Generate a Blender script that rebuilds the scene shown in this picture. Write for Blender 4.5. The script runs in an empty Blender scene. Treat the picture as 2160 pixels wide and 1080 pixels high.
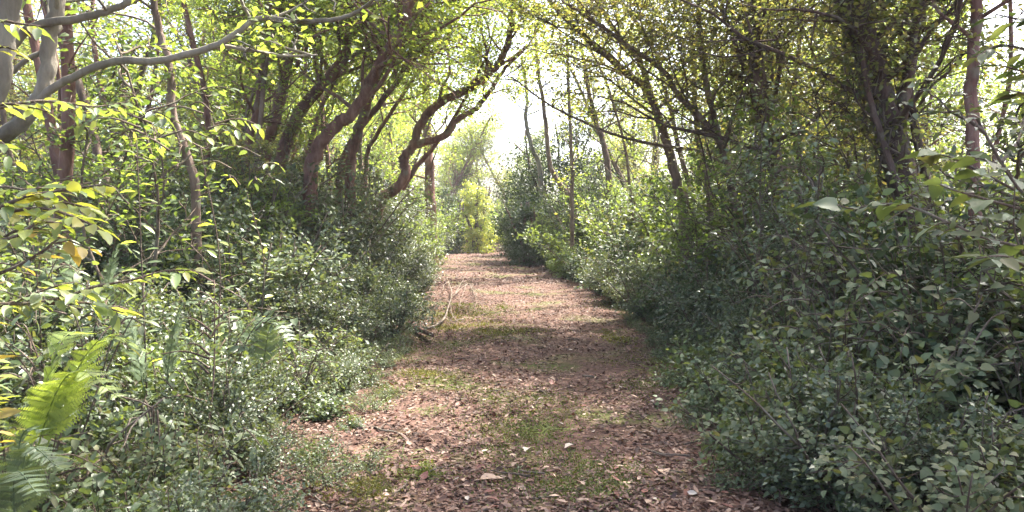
import bpy, math
import numpy as np
from mathutils import Vector, Matrix

R = math.radians
scene = bpy.context.scene
col = scene.collection

# ------------------------------------------------------------------ camera
CAM_Z, F, PITCH = 1.55, 1695.0, math.atan(70 / 1695.0)
cam_d = bpy.data.cameras.new('camera')
cam_d.angle = 2 * math.atan(1080 / F)
cam_d.clip_start, cam_d.clip_end = 0.05, 3000
cam = bpy.data.objects.new('camera', cam_d)
cam.location = (0, 0, CAM_Z)
cam.rotation_euler = (R(90) - PITCH, 0, 0)
col.objects.link(cam)
scene.camera = cam

# ------------------------------------------------------------------ sky, sun, exposure
SUN_AZ, SUN_EL = R(42), R(57)
world = bpy.data.worlds.new('World')
scene.world = world
world.use_nodes = True
wn = world.node_tree.nodes
bg = wn['Background']
sky = wn.new('ShaderNodeTexSky')
sky.sky_type = 'NISHITA'
sky.sun_disc = False
sky.sun_elevation, sky.sun_rotation = SUN_EL, SUN_AZ
sky.air_density, sky.dust_density, sky.ozone_density = 0.6, 4.5, 0.6
bg.inputs['Strength'].default_value = 0.15
world.node_tree.links.new(sky.outputs[0], bg.inputs[0])
sun_d = bpy.data.lights.new('sun', 'SUN')
sun_d.energy, sun_d.angle, sun_d.color = 3.8, R(0.53), (1.0, 0.95, 0.86)
sun = bpy.data.objects.new('sun', sun_d)
sv = Vector((math.sin(SUN_AZ) * math.cos(SUN_EL), math.cos(SUN_AZ) * math.cos(SUN_EL), math.sin(SUN_EL)))
sun.rotation_euler = sv.to_track_quat('Z', 'Y').to_euler()
sun.location = (0, 0, 30)
col.objects.link(sun)
vs = scene.view_settings
vs.view_transform, vs.look, vs.exposure, vs.gamma = 'Standard', 'None', 2.68, 1.0
vs.use_curve_mapping = False
cy = scene.cycles
cy.max_bounces, cy.diffuse_bounces, cy.glossy_bounces, cy.transmission_bounces = 8, 5, 2, 6
cy.transparent_max_bounces = 4
cy.use_denoising = True
cy.sample_clamp_indirect = 6.0
cy.caustics_reflective = cy.caustics_refractive = False

# ------------------------------------------------------------------ helpers
def unit(v):
    v = np.asarray(v, float)
    return v / np.maximum(np.linalg.norm(v, axis=-1, keepdims=True), 1e-9)

def at(px, py, D):
    """point at forward distance D seen at photo pixel (px, py)"""
    a, b = (px - 1080) / F, (py - 540) / F
    d = np.array([a, math.cos(PITCH) - b * math.sin(PITCH), -math.sin(PITCH) - b * math.cos(PITCH)])
    return np.array([0, 0, CAM_Z]) + d * (D / d[1])

def new_mesh(name, V, polys, mat=None, smooth=False):
    """polys: list of (n, k) int arrays"""
    V = np.asarray(V, np.float32)
    me = bpy.data.meshes.new(name)
    me.vertices.add(len(V)); me.vertices.foreach_set('co', V.ravel())
    polys = [np.asarray(p, np.int32) for p in polys if len(p)]
    loops = np.concatenate([p.ravel() for p in polys])
    sizes = np.concatenate([np.full(len(p), p.shape[1], np.int32) for p in polys])
    starts = np.concatenate([[0], np.cumsum(sizes)[:-1]]).astype(np.int32)
    me.loops.add(len(loops)); me.loops.foreach_set('vertex_index', loops)
    me.polygons.add(len(sizes)); me.polygons.foreach_set('loop_start', starts)
    if smooth:
        me.polygons.foreach_set('use_smooth', np.ones(len(sizes), bool))
    me.update(calc_edges=True)
    if mat: me.materials.append(mat)
    return me

class MB:
    def __init__(s): s.V, s.P, s.n = [], {}, 0
    def add(s, V, polys):
        s.V.append(np.asarray(V, np.float32).reshape(-1, 3))
        for p in polys:
            p = np.asarray(p, np.int32)
            s.P.setdefault(p.shape[1], []).append(p + s.n)
        s.n += len(s.V[-1])
    def mesh(s, name, mat, smooth=False, off=None):
        V = np.concatenate(s.V)
        if off is not None: V = V - np.asarray(off, np.float32)
        return new_mesh(name, V, [np.concatenate(v) for v in s.P.values()], mat, smooth)

def spline(P, k=6):
    P = np.asarray(P, float)
    if len(P) < 3: return np.array([P[0] + (P[-1] - P[0]) * t for t in np.linspace(0, 1, k + 1)])
    Q = np.vstack([2 * P[0] - P[1], P, 2 * P[-1] - P[-2]])
    out = []
    for i in range(1, len(Q) - 2):
        for t in np.arange(k) / k:
            a, b, c, d = Q[i - 1], Q[i], Q[i + 1], Q[i + 2]
            out.append(.5 * (2 * b + (c - a) * t + (2 * a - 5 * b + 4 * c - d) * t * t + (3 * b - 3 * c + d - a) * t ** 3))
    out.append(P[-1])
    return np.array(out)

def tube(mb, P, rad, n=6, rng=None, rough=0.0):
    P = np.asarray(P, float); m = len(P)
    rad = np.broadcast_to(np.asarray(rad, float), (m,))
    T = unit(np.gradient(P, axis=0))
    ref = np.array([0, 0, 1.]) if abs(T[0][2]) < .8 else np.array([1., 0, 0])
    A = np.zeros_like(P); u = unit(np.cross(T[0], ref))
    for i in range(m):
        u = unit(u - T[i] * np.dot(u, T[i])); A[i] = u
    B = np.cross(T, A)
    th = np.arange(n) * 2 * math.pi / n
    rr = rad[:, None] * np.ones((1, n))
    if rng is not None and rough:
        prof = rng.normal(0, rough, n)
        rr = rr * (1 + prof[None, :] + rng.normal(0, rough * .5, (m, n)))
    V = P[:, None, :] + rr[..., None] * (np.cos(th)[None, :, None] * A[:, None, :] + np.sin(th)[None, :, None] * B[:, None, :])
    idx = np.arange(m * n).reshape(m, n)
    a, b = idx[:-1], idx[1:]
    q = np.stack([a, np.roll(a, -1, 1), np.roll(b, -1, 1), b], -1).reshape(-1, 4)
    mb.add(V.reshape(-1, 3), [q, idx[-1][None, :] if n > 2 else q[:0]])

# leaf templates: along +Y, width X, up Z, unit length
def leaf_t5(w=.3, fold=.08, droop=.1):
    return (np.array([[0, 0, 0], [0, .5, 0], [0, 1, -droop], [-w, .42, fold], [w, .42, fold]], float),
            [np.array([[0, 1, 3], [1, 2, 3], [0, 4, 1], [1, 4, 2]])])
def leaf_t7(w=.3, fold=.07, droop=.14, a=.26, b=.64, k=.72):
    return (np.array([[0, 0, 0], [0, .5, 0], [0, 1, -droop], [-w * .92, a, fold], [-w * k, b, fold - droop * .3],
                      [w * .92, a, fold], [w * k, b, fold - droop * .3]], float),
            [np.array([[0, 1, 4, 3], [0, 5, 6, 1]]), np.array([[1, 2, 4], [1, 6, 2]])])
def leaf_quad(w=.32):
    return (np.array([[0, 0, 0], [w, .45, .05], [0, 1, -.08], [-w, .45, .05]], float), [np.array([[0, 1, 2, 3]])])

def leaf_outline(xs, ys, fold=.1, droop=.2, stalk=.0):
    """a broad leaf blade from its half outline: midrib row plus one intermediate row on each side, softly cupped"""
    xs, ys = np.asarray(xs, float), np.asarray(ys, float)
    n = len(xs); V = []
    ym = np.linspace(ys[0] if ys[0] > 0 else 0, ys[-1], n)
    for s in (-1, -.5, 0, .5, 1):
        for i in range(n):
            x = xs[i] * s
            y = ym[i] * (1 - abs(s)) + ys[i] * abs(s)
            z = fold * abs(s) * (xs[i] / max(xs.max(), .01)) - droop * (y ** 2) - .06 * fold * (abs(s) == 1) * ((i % 2) * 2 - 1) * 4
            V.append((x, y, z))
    q = []
    for r in range(4):
        for i in range(n - 1):
            q.append((r * n + i, r * n + i + 1, (r + 1) * n + i + 1, (r + 1) * n + i))
    return np.array(V), [np.array(q)]

def scatter(mb, tpl, P, D, N, S):
    V, polys = tpl
    D = unit(D); X = unit(np.cross(D, N)); Z = np.cross(X, D)
    W = P[:, None, :] + S[:, None, None] * (V[None, :, 0, None] * X[:, None] + V[None, :, 1, None] * D[:, None] + V[None, :, 2, None] * Z[:, None])
    n, k = len(P), len(V)
    off = (np.arange(n) * k)[:, None, None]
    mb.add(W.reshape(-1, 3), [(p[None] + off).reshape(-1, p.shape[1]) for p in polys])

def link(name, me, parent=None, loc=None):
    o = bpy.data.objects.new(name, me)
    col.objects.link(o)
    if parent is not None: o.parent = parent
    if loc is not None: o.location = loc
    return o
def tag(o, label=None, cat=None, group=None, kind=None):
    for k, v in (('label', label), ('category', cat), ('group', group), ('kind', kind)):
        if v: o[k] = v
    return o
def empty(name, loc, label, cat, group=None):
    o = bpy.data.objects.new(name, None)
    o.empty_display_size = .2
    o.location = loc
    col.objects.link(o)
    return tag(o, label, cat, group)

# ------------------------------------------------------------------ materials
def nodes(name):
    m = bpy.data.materials.new(name); m.use_nodes = True
    nt = m.node_tree; nt.nodes.clear()
    out = nt.nodes.new('ShaderNodeOutputMaterial')
    return m, nt, nt.nodes.new, nt.links.new, out

def ramp(new, stops):
    r = new('ShaderNodeValToRGB'); e = r.color_ramp.elements
    while len(e) > 1: e.remove(e[-1])
    for i, (p, c) in enumerate(stops):
        el = e[0] if i == 0 else e.new(p)
        el.position = p; el.color = (*c, 1)
    return r

GREEN = 1.4
def leaf_mat(name, cols, trans=.35, rough=.38, tcol=(1.7, 1.6, .55), spec=.5, spread=.22):
    if name.endswith('_leaf') and 'fallen' not in name:
        cols = [tuple(np.clip((np.array(c) * .72 + .28 * np.dot(c, (.3, .6, .1))) * GREEN, 0, .6)) for c in cols]
    m, nt, new, ln, out = nodes(name)
    g = new('ShaderNodeNewGeometry'); oi = new('ShaderNodeObjectInfo')
    a = new('ShaderNodeMath'); a.operation = 'MULTIPLY_ADD'
    ln(oi.outputs['Random'], a.inputs[0]); a.inputs[1].default_value = 1.0; ln(g.outputs['Random Per Island'], a.inputs[2])
    f = new('ShaderNodeMath'); f.operation = 'FRACT'; ln(a.outputs[0], f.inputs[0])
    r = ramp(new, [(i / max(len(cols) - 1, 1), c) for i, c in enumerate(cols)]); ln(f.outputs[0], r.inputs[0])
    # slow drift of hue from plant to plant
    hs = new('ShaderNodeHueSaturation')
    mr = new('ShaderNodeMapRange'); ln(oi.outputs['Random'], mr.inputs[0])
    mr.inputs[3].default_value, mr.inputs[4].default_value = 1 - spread, 1 + spread
    ln(mr.outputs[0], hs.inputs['Value']); ln(r.outputs[0], hs.inputs['Color'])
    p = new('ShaderNodeBsdfPrincipled'); ln(hs.outputs[0], p.inputs['Base Color'])
    p.inputs['Roughness'].default_value = rough
    p.inputs['Specular IOR Level'].default_value = spec
    mul = new('ShaderNodeMix'); mul.data_type = 'RGBA'; mul.blend_type = 'MULTIPLY'; mul.inputs[0].default_value = 1
    ln(hs.outputs[0], mul.inputs[6]); mul.inputs[7].default_value = (*tcol, 1)
    t = new('ShaderNodeBsdfTranslucent'); ln(mul.outputs[2], t.inputs[0])
    mx = new('ShaderNodeMixShader'); mx.inputs[0].default_value = trans
    ln(p.outputs[0], mx.inputs[1]); ln(t.outputs[0], mx.inputs[2]); ln(mx.outputs[0], out.inputs[0])
    return m

def bark_mat(name, c0, c1, c2, scale=9, bump=.5):
    m, nt, new, ln, out = nodes(name)
    tc = new('ShaderNodeTexCoord'); mp = new('ShaderNodeMapping'); mp.inputs['Scale'].default_value = (1, 1, .28)
    ln(tc.outputs['Object'], mp.inputs[0])
    n1 = new('ShaderNodeTexNoise'); n1.inputs['Scale'].default_value = scale; n1.inputs['Detail'].default_value = 7; n1.inputs['Roughness'].default_value = .65
    ln(mp.outputs[0], n1.inputs[0])
    n2 = new('ShaderNodeTexNoise'); n2.inputs['Scale'].default_value = 2.2; ln(tc.outputs['Object'], n2.inputs[0])
    r = ramp(new, [(.3, c0), (.5, c1), (.72, c2)]); ln(n1.outputs[0], r.inputs[0])
    hs = new('ShaderNodeHueSaturation'); mr = new('ShaderNodeMapRange'); ln(n2.outputs[0], mr.inputs[0])
    mr.inputs[1].default_value, mr.inputs[2].default_value, mr.inputs[3].default_value, mr.inputs[4].default_value = .3, .7, .7, 1.3
    ln(mr.outputs[0], hs.inputs['Value']); ln(r.outputs[0], hs.inputs['Color'])
    n3 = new('ShaderNodeTexNoise'); n3.inputs['Scale'].default_value = 5.5; n3.inputs['Detail'].default_value = 5; ln(tc.outputs['Object'], n3.inputs[0])
    lm = new('ShaderNodeMapRange'); ln(n3.outputs[0], lm.inputs[0]); lm.inputs[1].default_value, lm.inputs[2].default_value, lm.inputs[4].default_value = .55, .68, .55
    li = new('ShaderNodeMix'); li.data_type = 'RGBA'; ln(lm.outputs[0], li.inputs[0]); ln(hs.outputs[0], li.inputs[6]); li.inputs[7].default_value = (.2, .2, .15, 1)
    p = new('ShaderNodeBsdfPrincipled'); ln(li.outputs[2], p.inputs['Base Color']); p.inputs['Roughness'].default_value = .9
    p.inputs['Specular IOR Level'].default_value = .2
    b = new('ShaderNodeBump'); b.inputs['Strength'].default_value = min(bump * 1.8, 1); b.inputs['Distance'].default_value = .05
    ln(n1.outputs[0], b.inputs['Height']); ln(b.outputs[0], p.inputs['Normal']); ln(p.outputs[0], out.inputs[0])
    return m

def soil_mat(name, cols, moss, moss_lo=.56, moss_hi=.7, scale=14):
    m, nt, new, ln, out = nodes(name)
    tc = new('ShaderNodeTexCoord')
    vo = new('ShaderNodeTexVoronoi'); vo.inputs['Scale'].default_value = scale * 2; vo.inputs['Randomness'].default_value = 1
    n1 = new('ShaderNodeTexNoise'); n1.inputs['Scale'].default_value = scale; n1.inputs['Detail'].default_value = 8; n1.inputs['Roughness'].default_value = .7
    n2 = new('ShaderNodeTexNoise'); n2.inputs['Scale'].default_value = .9; n2.inputs['Detail'].default_value = 5
    for n in (vo, n1, n2): ln(tc.outputs['Object'], n.inputs[0])
    r = ramp(new, [(.25 + .5 * i / (len(cols) - 1), c) for i, c in enumerate(cols)]); ln(n1.outputs[0], r.inputs[0])
    hs = new('ShaderNodeHueSaturation'); ln(r.outputs[0], hs.inputs['Color'])
    sp = new('ShaderNodeSeparateColor'); ln(vo.outputs['Color'], sp.inputs[0])
    mr0 = new('ShaderNodeMapRange'); ln(sp.outputs[0], mr0.inputs[0]); mr0.inputs[3].default_value, mr0.inputs[4].default_value = .55, 1.5
    ln(mr0.outputs[0], hs.inputs['Value'])
    mr = new('ShaderNodeMapRange'); ln(n2.outputs[0], mr.inputs[0]); mr.inputs[1].default_value, mr.inputs[2].default_value = moss_lo, moss_hi
    mx = new('ShaderNodeMix'); mx.data_type = 'RGBA'; ln(mr.outputs[0], mx.inputs[0]); ln(hs.outputs[0], mx.inputs[6]); mx.inputs[7].default_value = (*moss, 1)
    p = new('ShaderNodeBsdfPrincipled'); ln(mx.outputs[2], p.inputs['Base Color']); p.inputs['Roughness'].default_value = .95
    p.inputs['Specular IOR Level'].default_value = .15
    b = new('ShaderNodeBump'); b.inputs['Strength'].default_value = .8; b.inputs['Distance'].default_value = .03
    ln(n1.outputs[0], b.inputs['Height']); ln(b.outputs[0], p.inputs['Normal']); ln(p.outputs[0], out.inputs[0])
    return m

M = dict(
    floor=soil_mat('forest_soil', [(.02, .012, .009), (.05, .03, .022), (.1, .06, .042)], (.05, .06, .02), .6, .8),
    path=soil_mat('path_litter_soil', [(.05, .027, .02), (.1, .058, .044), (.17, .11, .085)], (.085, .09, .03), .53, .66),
    bark_red=bark_mat('red_brown_bark', (.075, .037, .03), (.165, .09, .072), (.27, .17, .14)),
    bark_grey=bark_mat('smooth_grey_bark', (.1, .086, .068), (.19, .17, .135), (.3, .27, .22), 6, .35),
    bark_brown=bark_mat('dull_brown_bark', (.065, .044, .034), (.14, .1, .078), (.25, .195, .165)),
    bark_dark=bark_mat('dark_rough_bark', (.05, .034, .028), (.105, .07, .057), (.19, .135, .115), 7, .8),
    twig=bark_mat('grey_brown_twig', (.06, .042, .032), (.12, .09, .068), (.2, .16, .13)),
    dead=bark_mat('bleached_dead_wood', (.1, .078, .06), (.19, .15, .12), (.28, .23, .19), 12),
    lf_lime=leaf_mat('sunny_canopy_leaf', [(.075, .13, .02), (.12, .18, .024), (.1, .15, .03), (.17, .2, .03), (.06, .1, .02)], .58, tcol=(2.0, 1.9, .6)),
    lf_olive=leaf_mat('olive_canopy_leaf', [(.07, .09, .03), (.11, .125, .04), (.085, .11, .045), (.16, .13, .045), (.06, .085, .025)], .58, .36, tcol=(2.0, 1.9, .7)),
    lf_green=leaf_mat('green_canopy_leaf', [(.05, .095, .02), (.08, .13, .025), (.06, .11, .03), (.11, .15, .03)], .55, tcol=(2.0, 1.9, .6)),
    lf_small=leaf_mat('small_evergreen_leaf', [(.045, .07, .032), (.07, .1, .05), (.055, .085, .04), (.1, .13, .055), (.04, .06, .025)], .3, .38, spec=.5),
    lf_dark=leaf_mat('dark_evergreen_leaf', [(.022, .043, .015), (.036, .063, .021), (.028, .053, .017)], .27, .5, spec=.3),
    lf_bright=leaf_mat('fresh_green_leaf', [(.08, .13, .03), (.12, .18, .035), (.1, .15, .04)], .4),
    lf_broad=leaf_mat('broad_vine_leaf', [(.055, .085, .035), (.075, .115, .045), (.09, .12, .045), (.045, .07, .028), (.14, .14, .05), (.065, .1, .035), (.1, .115, .055)], .32, .52, spec=.3),
    lf_herb=leaf_mat('low_herb_leaf', [(.05, .085, .03), (.075, .11, .036), (.06, .1, .036), (.1, .135, .04)], .32, .45),
    lf_yellow=leaf_mat('yellow_green_leaf', [(.16, .22, .02), (.22, .27, .025), (.13, .19, .025), (.28, .27, .02), (.12, .18, .03)], .5, .35),
    lf_amber=leaf_mat('amber_leaf', [(.3, .2, .02), (.36, .24, .03), (.26, .2, .03)], .45, .45),
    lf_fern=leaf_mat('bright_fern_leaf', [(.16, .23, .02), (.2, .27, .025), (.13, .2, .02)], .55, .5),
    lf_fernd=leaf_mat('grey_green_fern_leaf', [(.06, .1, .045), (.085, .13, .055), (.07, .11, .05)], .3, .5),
    litter=leaf_mat('dry_fallen_leaf', [(.055, .03, .023), (.11, .058, .043), (.155, .085, .062), (.08, .041, .031), (.22, .135, .1), (.12, .063, .047), (.3, .21, .155), (.06, .033, .026)], .1, .6, (1.2, .9, .7), .3),
    litter_tan=leaf_mat('pale_tan_fallen_leaf', [(.32, .22, .16), (.42, .3, .22), (.36, .25, .18)], .1, .6, (1.1, .9, .7), .3),
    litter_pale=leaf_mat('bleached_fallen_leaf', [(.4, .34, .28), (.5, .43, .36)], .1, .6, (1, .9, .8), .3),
    litter_red=leaf_mat('rust_red_fallen_leaf', [(.16, .06, .045), (.2, .085, .06)], .1, .55, (1.2, .8, .6), .35),
    moss=leaf_mat('green_moss', [(.07, .09, .02), (.1, .125, .025), (.13, .15, .03), (.08, .1, .03)], .25, .8),
    moss_y=leaf_mat('yellow_moss', [(.13, .13, .03), (.17, .165, .035), (.1, .105, .03), (.15, .12, .05)], .2, .85),
)

# ------------------------------------------------------------------ ground
PY = np.array([-30, 0, 4.3, 6.1, 8, 11.4, 15.5, 20, 26, 35, 44, 50, 60, 80])
PL = np.array([-.9, -.95, -1.02, -1.15, -1.31, -1.55, -1.74, -1.8, -2.3, -3.1, -2.9, -2.3, -4.5, -14])
PR = np.array([1.1, 1.15, 1.22, 1.51, 1.69, 1.95, 1.83, 1.43, .6, -.3, -1.1, -1.2, -2.8, -12])
def edges(y): return np.interp(y, PY, PL), np.interp(y, PY, PR)
def ground(x, y):
    x, y = np.asarray(x, float), np.asarray(y, float)
    l, r = edges(y)
    d = np.maximum(np.maximum(l - x, x - r), 0)
    s = np.clip(d / 3.2, 0, 1); s = s * s * (3 - 2 * s)
    side = np.where(x < (l + r) / 2, .5, .38)
    far = np.clip((y - 5) / 9, .25, 1)
    n = .035 * np.sin(1.7 * x + .6 * y + 1.1) * np.sin(1.3 * y - .8 * x) + .02 * np.sin(4.1 * x + 2) * np.sin(3.7 * y + 1)
    return s * side * far + n * (1 + 2 * s)

def axis(dense0, dense1, step, lo, hi):
    a = list(np.arange(dense0, dense1 + 1e-6, step)); s = step; x = dense0
    while x > lo: s *= 1.35; x -= s; a.insert(0, max(x, lo))
    s, x = step, dense1
    while x < hi: s *= 1.35; x += s; a.append(min(x, hi))
    return np.array(a)
gx, gy = axis(-8, 8, .2, -400, 400), axis(-4, 46, .25, -200, 500)
X, Y = np.meshgrid(gx, gy)
I = np.arange(X.size).reshape(X.shape)
V = np.stack([X, Y, ground(X, Y)], -1).reshape(-1, 3)
q = np.stack([I[:-1, :-1], I[:-1, 1:], I[1:, 1:], I[1:, :-1]], -1).reshape(-1, 4)
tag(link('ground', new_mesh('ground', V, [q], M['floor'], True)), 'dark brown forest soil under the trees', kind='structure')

rng = np.random.default_rng(5)
ys = np.arange(-10, 62, .25); nu = 22
l, r = edges(ys)
wl = .14 * np.sin(2.3 * ys) + .1 * np.sin(5.1 * ys + 1) + rng.normal(0, .05, len(ys))
wr = .14 * np.sin(1.9 * ys + 2) + .1 * np.sin(4.7 * ys) + rng.normal(0, .05, len(ys))
u = np.linspace(0, 1, nu)[None, :]
Xp = (l - .3 + wl)[:, None] * (1 - u) + (r + .3 + wr)[:, None] * u
Yp = np.broadcast_to(ys[:, None], Xp.shape)
I = np.arange(Xp.size).reshape(Xp.shape)
Zp = ground(Xp, Yp) + .012
V = np.stack([Xp, Yp, Zp], -1).reshape(-1, 3)
q = np.stack([I[:-1, :-1], I[:-1, 1:], I[1:, 1:], I[1:, :-1]], -1).reshape(-1, 4)
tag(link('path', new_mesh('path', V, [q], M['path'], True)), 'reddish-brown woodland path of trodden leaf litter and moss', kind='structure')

# ------------------------------------------------------------------ trees
def grow_path(p0, d0, L, n, rng, up=.08, wob=.22):
    P = [np.asarray(p0, float)]; d = unit(d0)
    for i in range(n):
        d = unit(d + rng.normal(0, wob, 3) + np.array([0, 0, up]))
        P.append(P[-1] + d * L / n)
    return np.array(P)

class Tree:
    """grows limbs, twigs and leaves on given stems"""
    def __init__(s, seed): s.rng = np.random.default_rng(seed); s.wood = MB(); s.lp = []; s.ld = []
    def limbs(s, P, r0, r1, n1, L1, t0=.35, n2=5, n3=4, lpt=30, elev=.45, sig=.16, up=.06, face=None, wood=None):
        rng = s.rng; mb = wood or s.wood; az = rng.uniform(0, 6.28)
        m = len(P)
        for i in range(n1):
            t = t0 + (1 - t0) * ((i + rng.uniform(.2, .8)) / n1)
            k = min(int(t * (m - 1)), m - 2); f = t * (m - 1) - k
            p = P[k] * (1 - f) + P[k + 1] * f; T = unit(P[k + 1] - P[k])
            az += 2.4 + rng.normal(0, .4)
            d = np.array([math.cos(az), math.sin(az), elev * rng.uniform(.1, 1.6)]) + T * .35
            if face is not None: d = d + np.asarray(face)
            L = L1 * (1 - .45 * (t - t0) / max(1 - t0, .01)) * rng.uniform(.65, 1.2)
            rb = min(max((r0 + (r1 - r0) * t) * .42, .012), .038)
            b = grow_path(p, d, L, 6, rng, up, .2)
            tube(mb, b, np.linspace(rb, rb * .3, 7), 5)
            for j in range(n2):
                tt = .25 + .75 * (j + rng.uniform(.3, 1)) / n2; kk = min(int(tt * 6), 5)
                q0 = b[kk] + (b[kk + 1] - b[kk]) * (tt * 6 - kk)
                d2 = unit(b[kk + 1] - b[kk]) * .7 + rng.normal(0, .6, 3) * np.array([1, 1, .55])
                L2 = L * .42 * rng.uniform(.7, 1.2); c = grow_path(q0, d2, L2, 4, rng, .03, .24)
                tube(mb, c, np.linspace(rb * .35, .005, 5), 4)
                for h in range(n3):
                    kk2 = 1 + int(rng.uniform(0, 3.99)); d3 = unit(c[kk2] - c[kk2 - 1]) * .6 + rng.normal(0, .7, 3) * np.array([1, 1, .6])
                    w = grow_path(c[kk2], d3, L2 * .5 * rng.uniform(.7, 1.3), 3, rng, 0, .25)
                    tube(mb, w, np.linspace(.007, .003, 4), 3)
                    tq = rng.uniform(0, 1, lpt) ** .7 * 3; ki = np.minimum(tq.astype(int), 2)
                    base = w[ki] + (w[ki + 1] - w[ki]) * (tq - ki)[:, None]
                    s.lp.append(base + rng.normal(0, sig, (lpt, 3)) * np.array([1, 1, .6]))
                    s.ld.append(np.broadcast_to(unit(w[3] - w[0]), (lpt, 3)))
    def crown(s, mat, size, tpl, off, tilt=.5):
        P = np.concatenate(s.lp); D = np.concatenate(s.ld); n = len(P); rng = s.rng
        D = D + rng.normal(0, .8, (n, 3)); D[:, 2] = D[:, 2] * .5 - .15
        N = rng.normal(0, tilt, (n, 3)) + np.array([0, 0, 1.])
        mb = MB(); scatter(mb, tpl, P, D, N, size * rng.uniform(.6, 1.25, n))
        return mb.mesh('crown', mat, False, off)

T5, T7, TQ = leaf_t5(), leaf_t7(), leaf_quad()
LAND = []
def hero_tree(name, label, stems, bark, leafmat, leaf=.075, seed=1, D0=None, cat='tree', group=None, mark=None, tpl=None, tilt=.5):
    """stems: list of dict(px=[(x,y,D)...], r0, r1, base=bool, + limb settings)"""
    T = Tree(seed); base = None; parts = []
    for st in stems:
        P = [at(*p) for p in st['px']]
        if st.get('base', False):
            b = P[0].copy(); b[2] = float(ground(b[0], b[1])) - .06
            if P[0][2] - b[2] > .15: P = [b] + P
            else: P[0] = b
            if base is None: base = b + np.array([0, 0, .06])
        P = spline(P, 7); P[1:-1] += T.rng.normal(0, st['r0'] * .1, (len(P) - 2, 3))
        rad = np.linspace(st['r0'], st['r1'], len(P))
        if st.get('base', False): rad[:3] *= np.array([1.3, 1.15, 1.05])
        mb = MB(); tube(mb, P, rad, 12, T.rng, .07)
        kw = dict(n1=10, L1=2.4); kw.update({k: v for k, v in st.items() if k not in ('px', 'r0', 'r1', 'base', 'part')})
        if kw['n1']: T.limbs(P, st['r0'], st['r1'], wood=mb, **kw)
        parts.append((st.get('part', 'trunk' if not parts else 'limb'), mb))
    e = empty(name, base, label, cat, group)
    for nm, mb in parts: link(nm, mb.mesh(nm, bark, True, base), e)
    if T.lp: link('crown', T.crown(leafmat, leaf, tpl or T5, base, tilt), e)
    if mark: LAND.append((base[0], base[1], mark))
    return e

# -- grey tree with the long bough
G = 5.6
hero_tree('grey_tree', 'smooth grey-barked tree with a long bare bough reaching sideways', [
    dict(px=[(-70, 560, G), (-25, 330, G), (40, 262, G), (92, 190, G), (104, 90, G), (122, 0, G), (140, -160, G), (150, -420, G)], r0=.062, r1=.045, base=True, n1=7, L1=2.3, t0=.62, lpt=16, up=.12),
    dict(px=[(70, 225, G), (125, 178, G - .1), (240, 130, G - .2), (335, 128, G - .3), (450, 98, G - .4), (510, 62, G - .4), (550, 40, G - .4), (660, 46, G - .5), (740, 32, G - .5), (800, -5, G - .5)], r0=.028, r1=.011, n1=4, L1=.7, t0=.55, n2=3, n3=3, lpt=7, part='bough'),
    dict(px=[(460, 96, G - .4), (540, 108, G - .3), (600, 118, G - .3), (670, 116, G - .2)], r0=.014, r1=.006, n1=3, L1=.5, t0=.4, n2=2, n3=2, lpt=6, part='bough'),
    dict(px=[(0, 140, G), (60, 62, G), (180, 36, G - .2), (240, 18, G - .2), (310, -10, G - .3)], r0=.032, r1=.02, n1=2, L1=.8, t0=.6, n2=3, n3=3, lpt=6, part='bough'),
    dict(px=[(10, 170, G), (50, 130, G), (104, 105, G)], r0=.014, r1=.018, n1=0, part='bough'),
], M['bark_grey'], M['lf_lime'], .06, 11, mark='the long-boughed grey tree')
hero_tree('grey_tree', 'thick pale grey trunk beside the grey tree with the long bough', [
    dict(px=[(-90, 560, 5.2), (-50, 300, 5.2), (0, 140, 5.2), (20, 0, 5.2), (30, -200, 5.2), (40, -420, 5.2)], r0=.08, r1=.06, base=True, n1=6, L1=2., t0=.7, lpt=14, up=.12)],
    M['bark_grey'], M['lf_lime'], .06, 12)
# -- slim dark pole crossing in front of the stand
hero_tree('slim_tree', 'slim wavy dark pole tree crossing behind the long grey bough', [
    dict(px=[(412, 420, 9), (398, 340, 9), (366, 250, 9), (358, 150, 9), (338, 70, 9), (325, 0, 9), (318, -140, 9), (330, -320, 9)], r0=.055, r1=.03, base=True, n1=7, L1=1.8, t0=.62, lpt=22)],
    M['bark_brown'], M['lf_green'], .065, 13)
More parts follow.
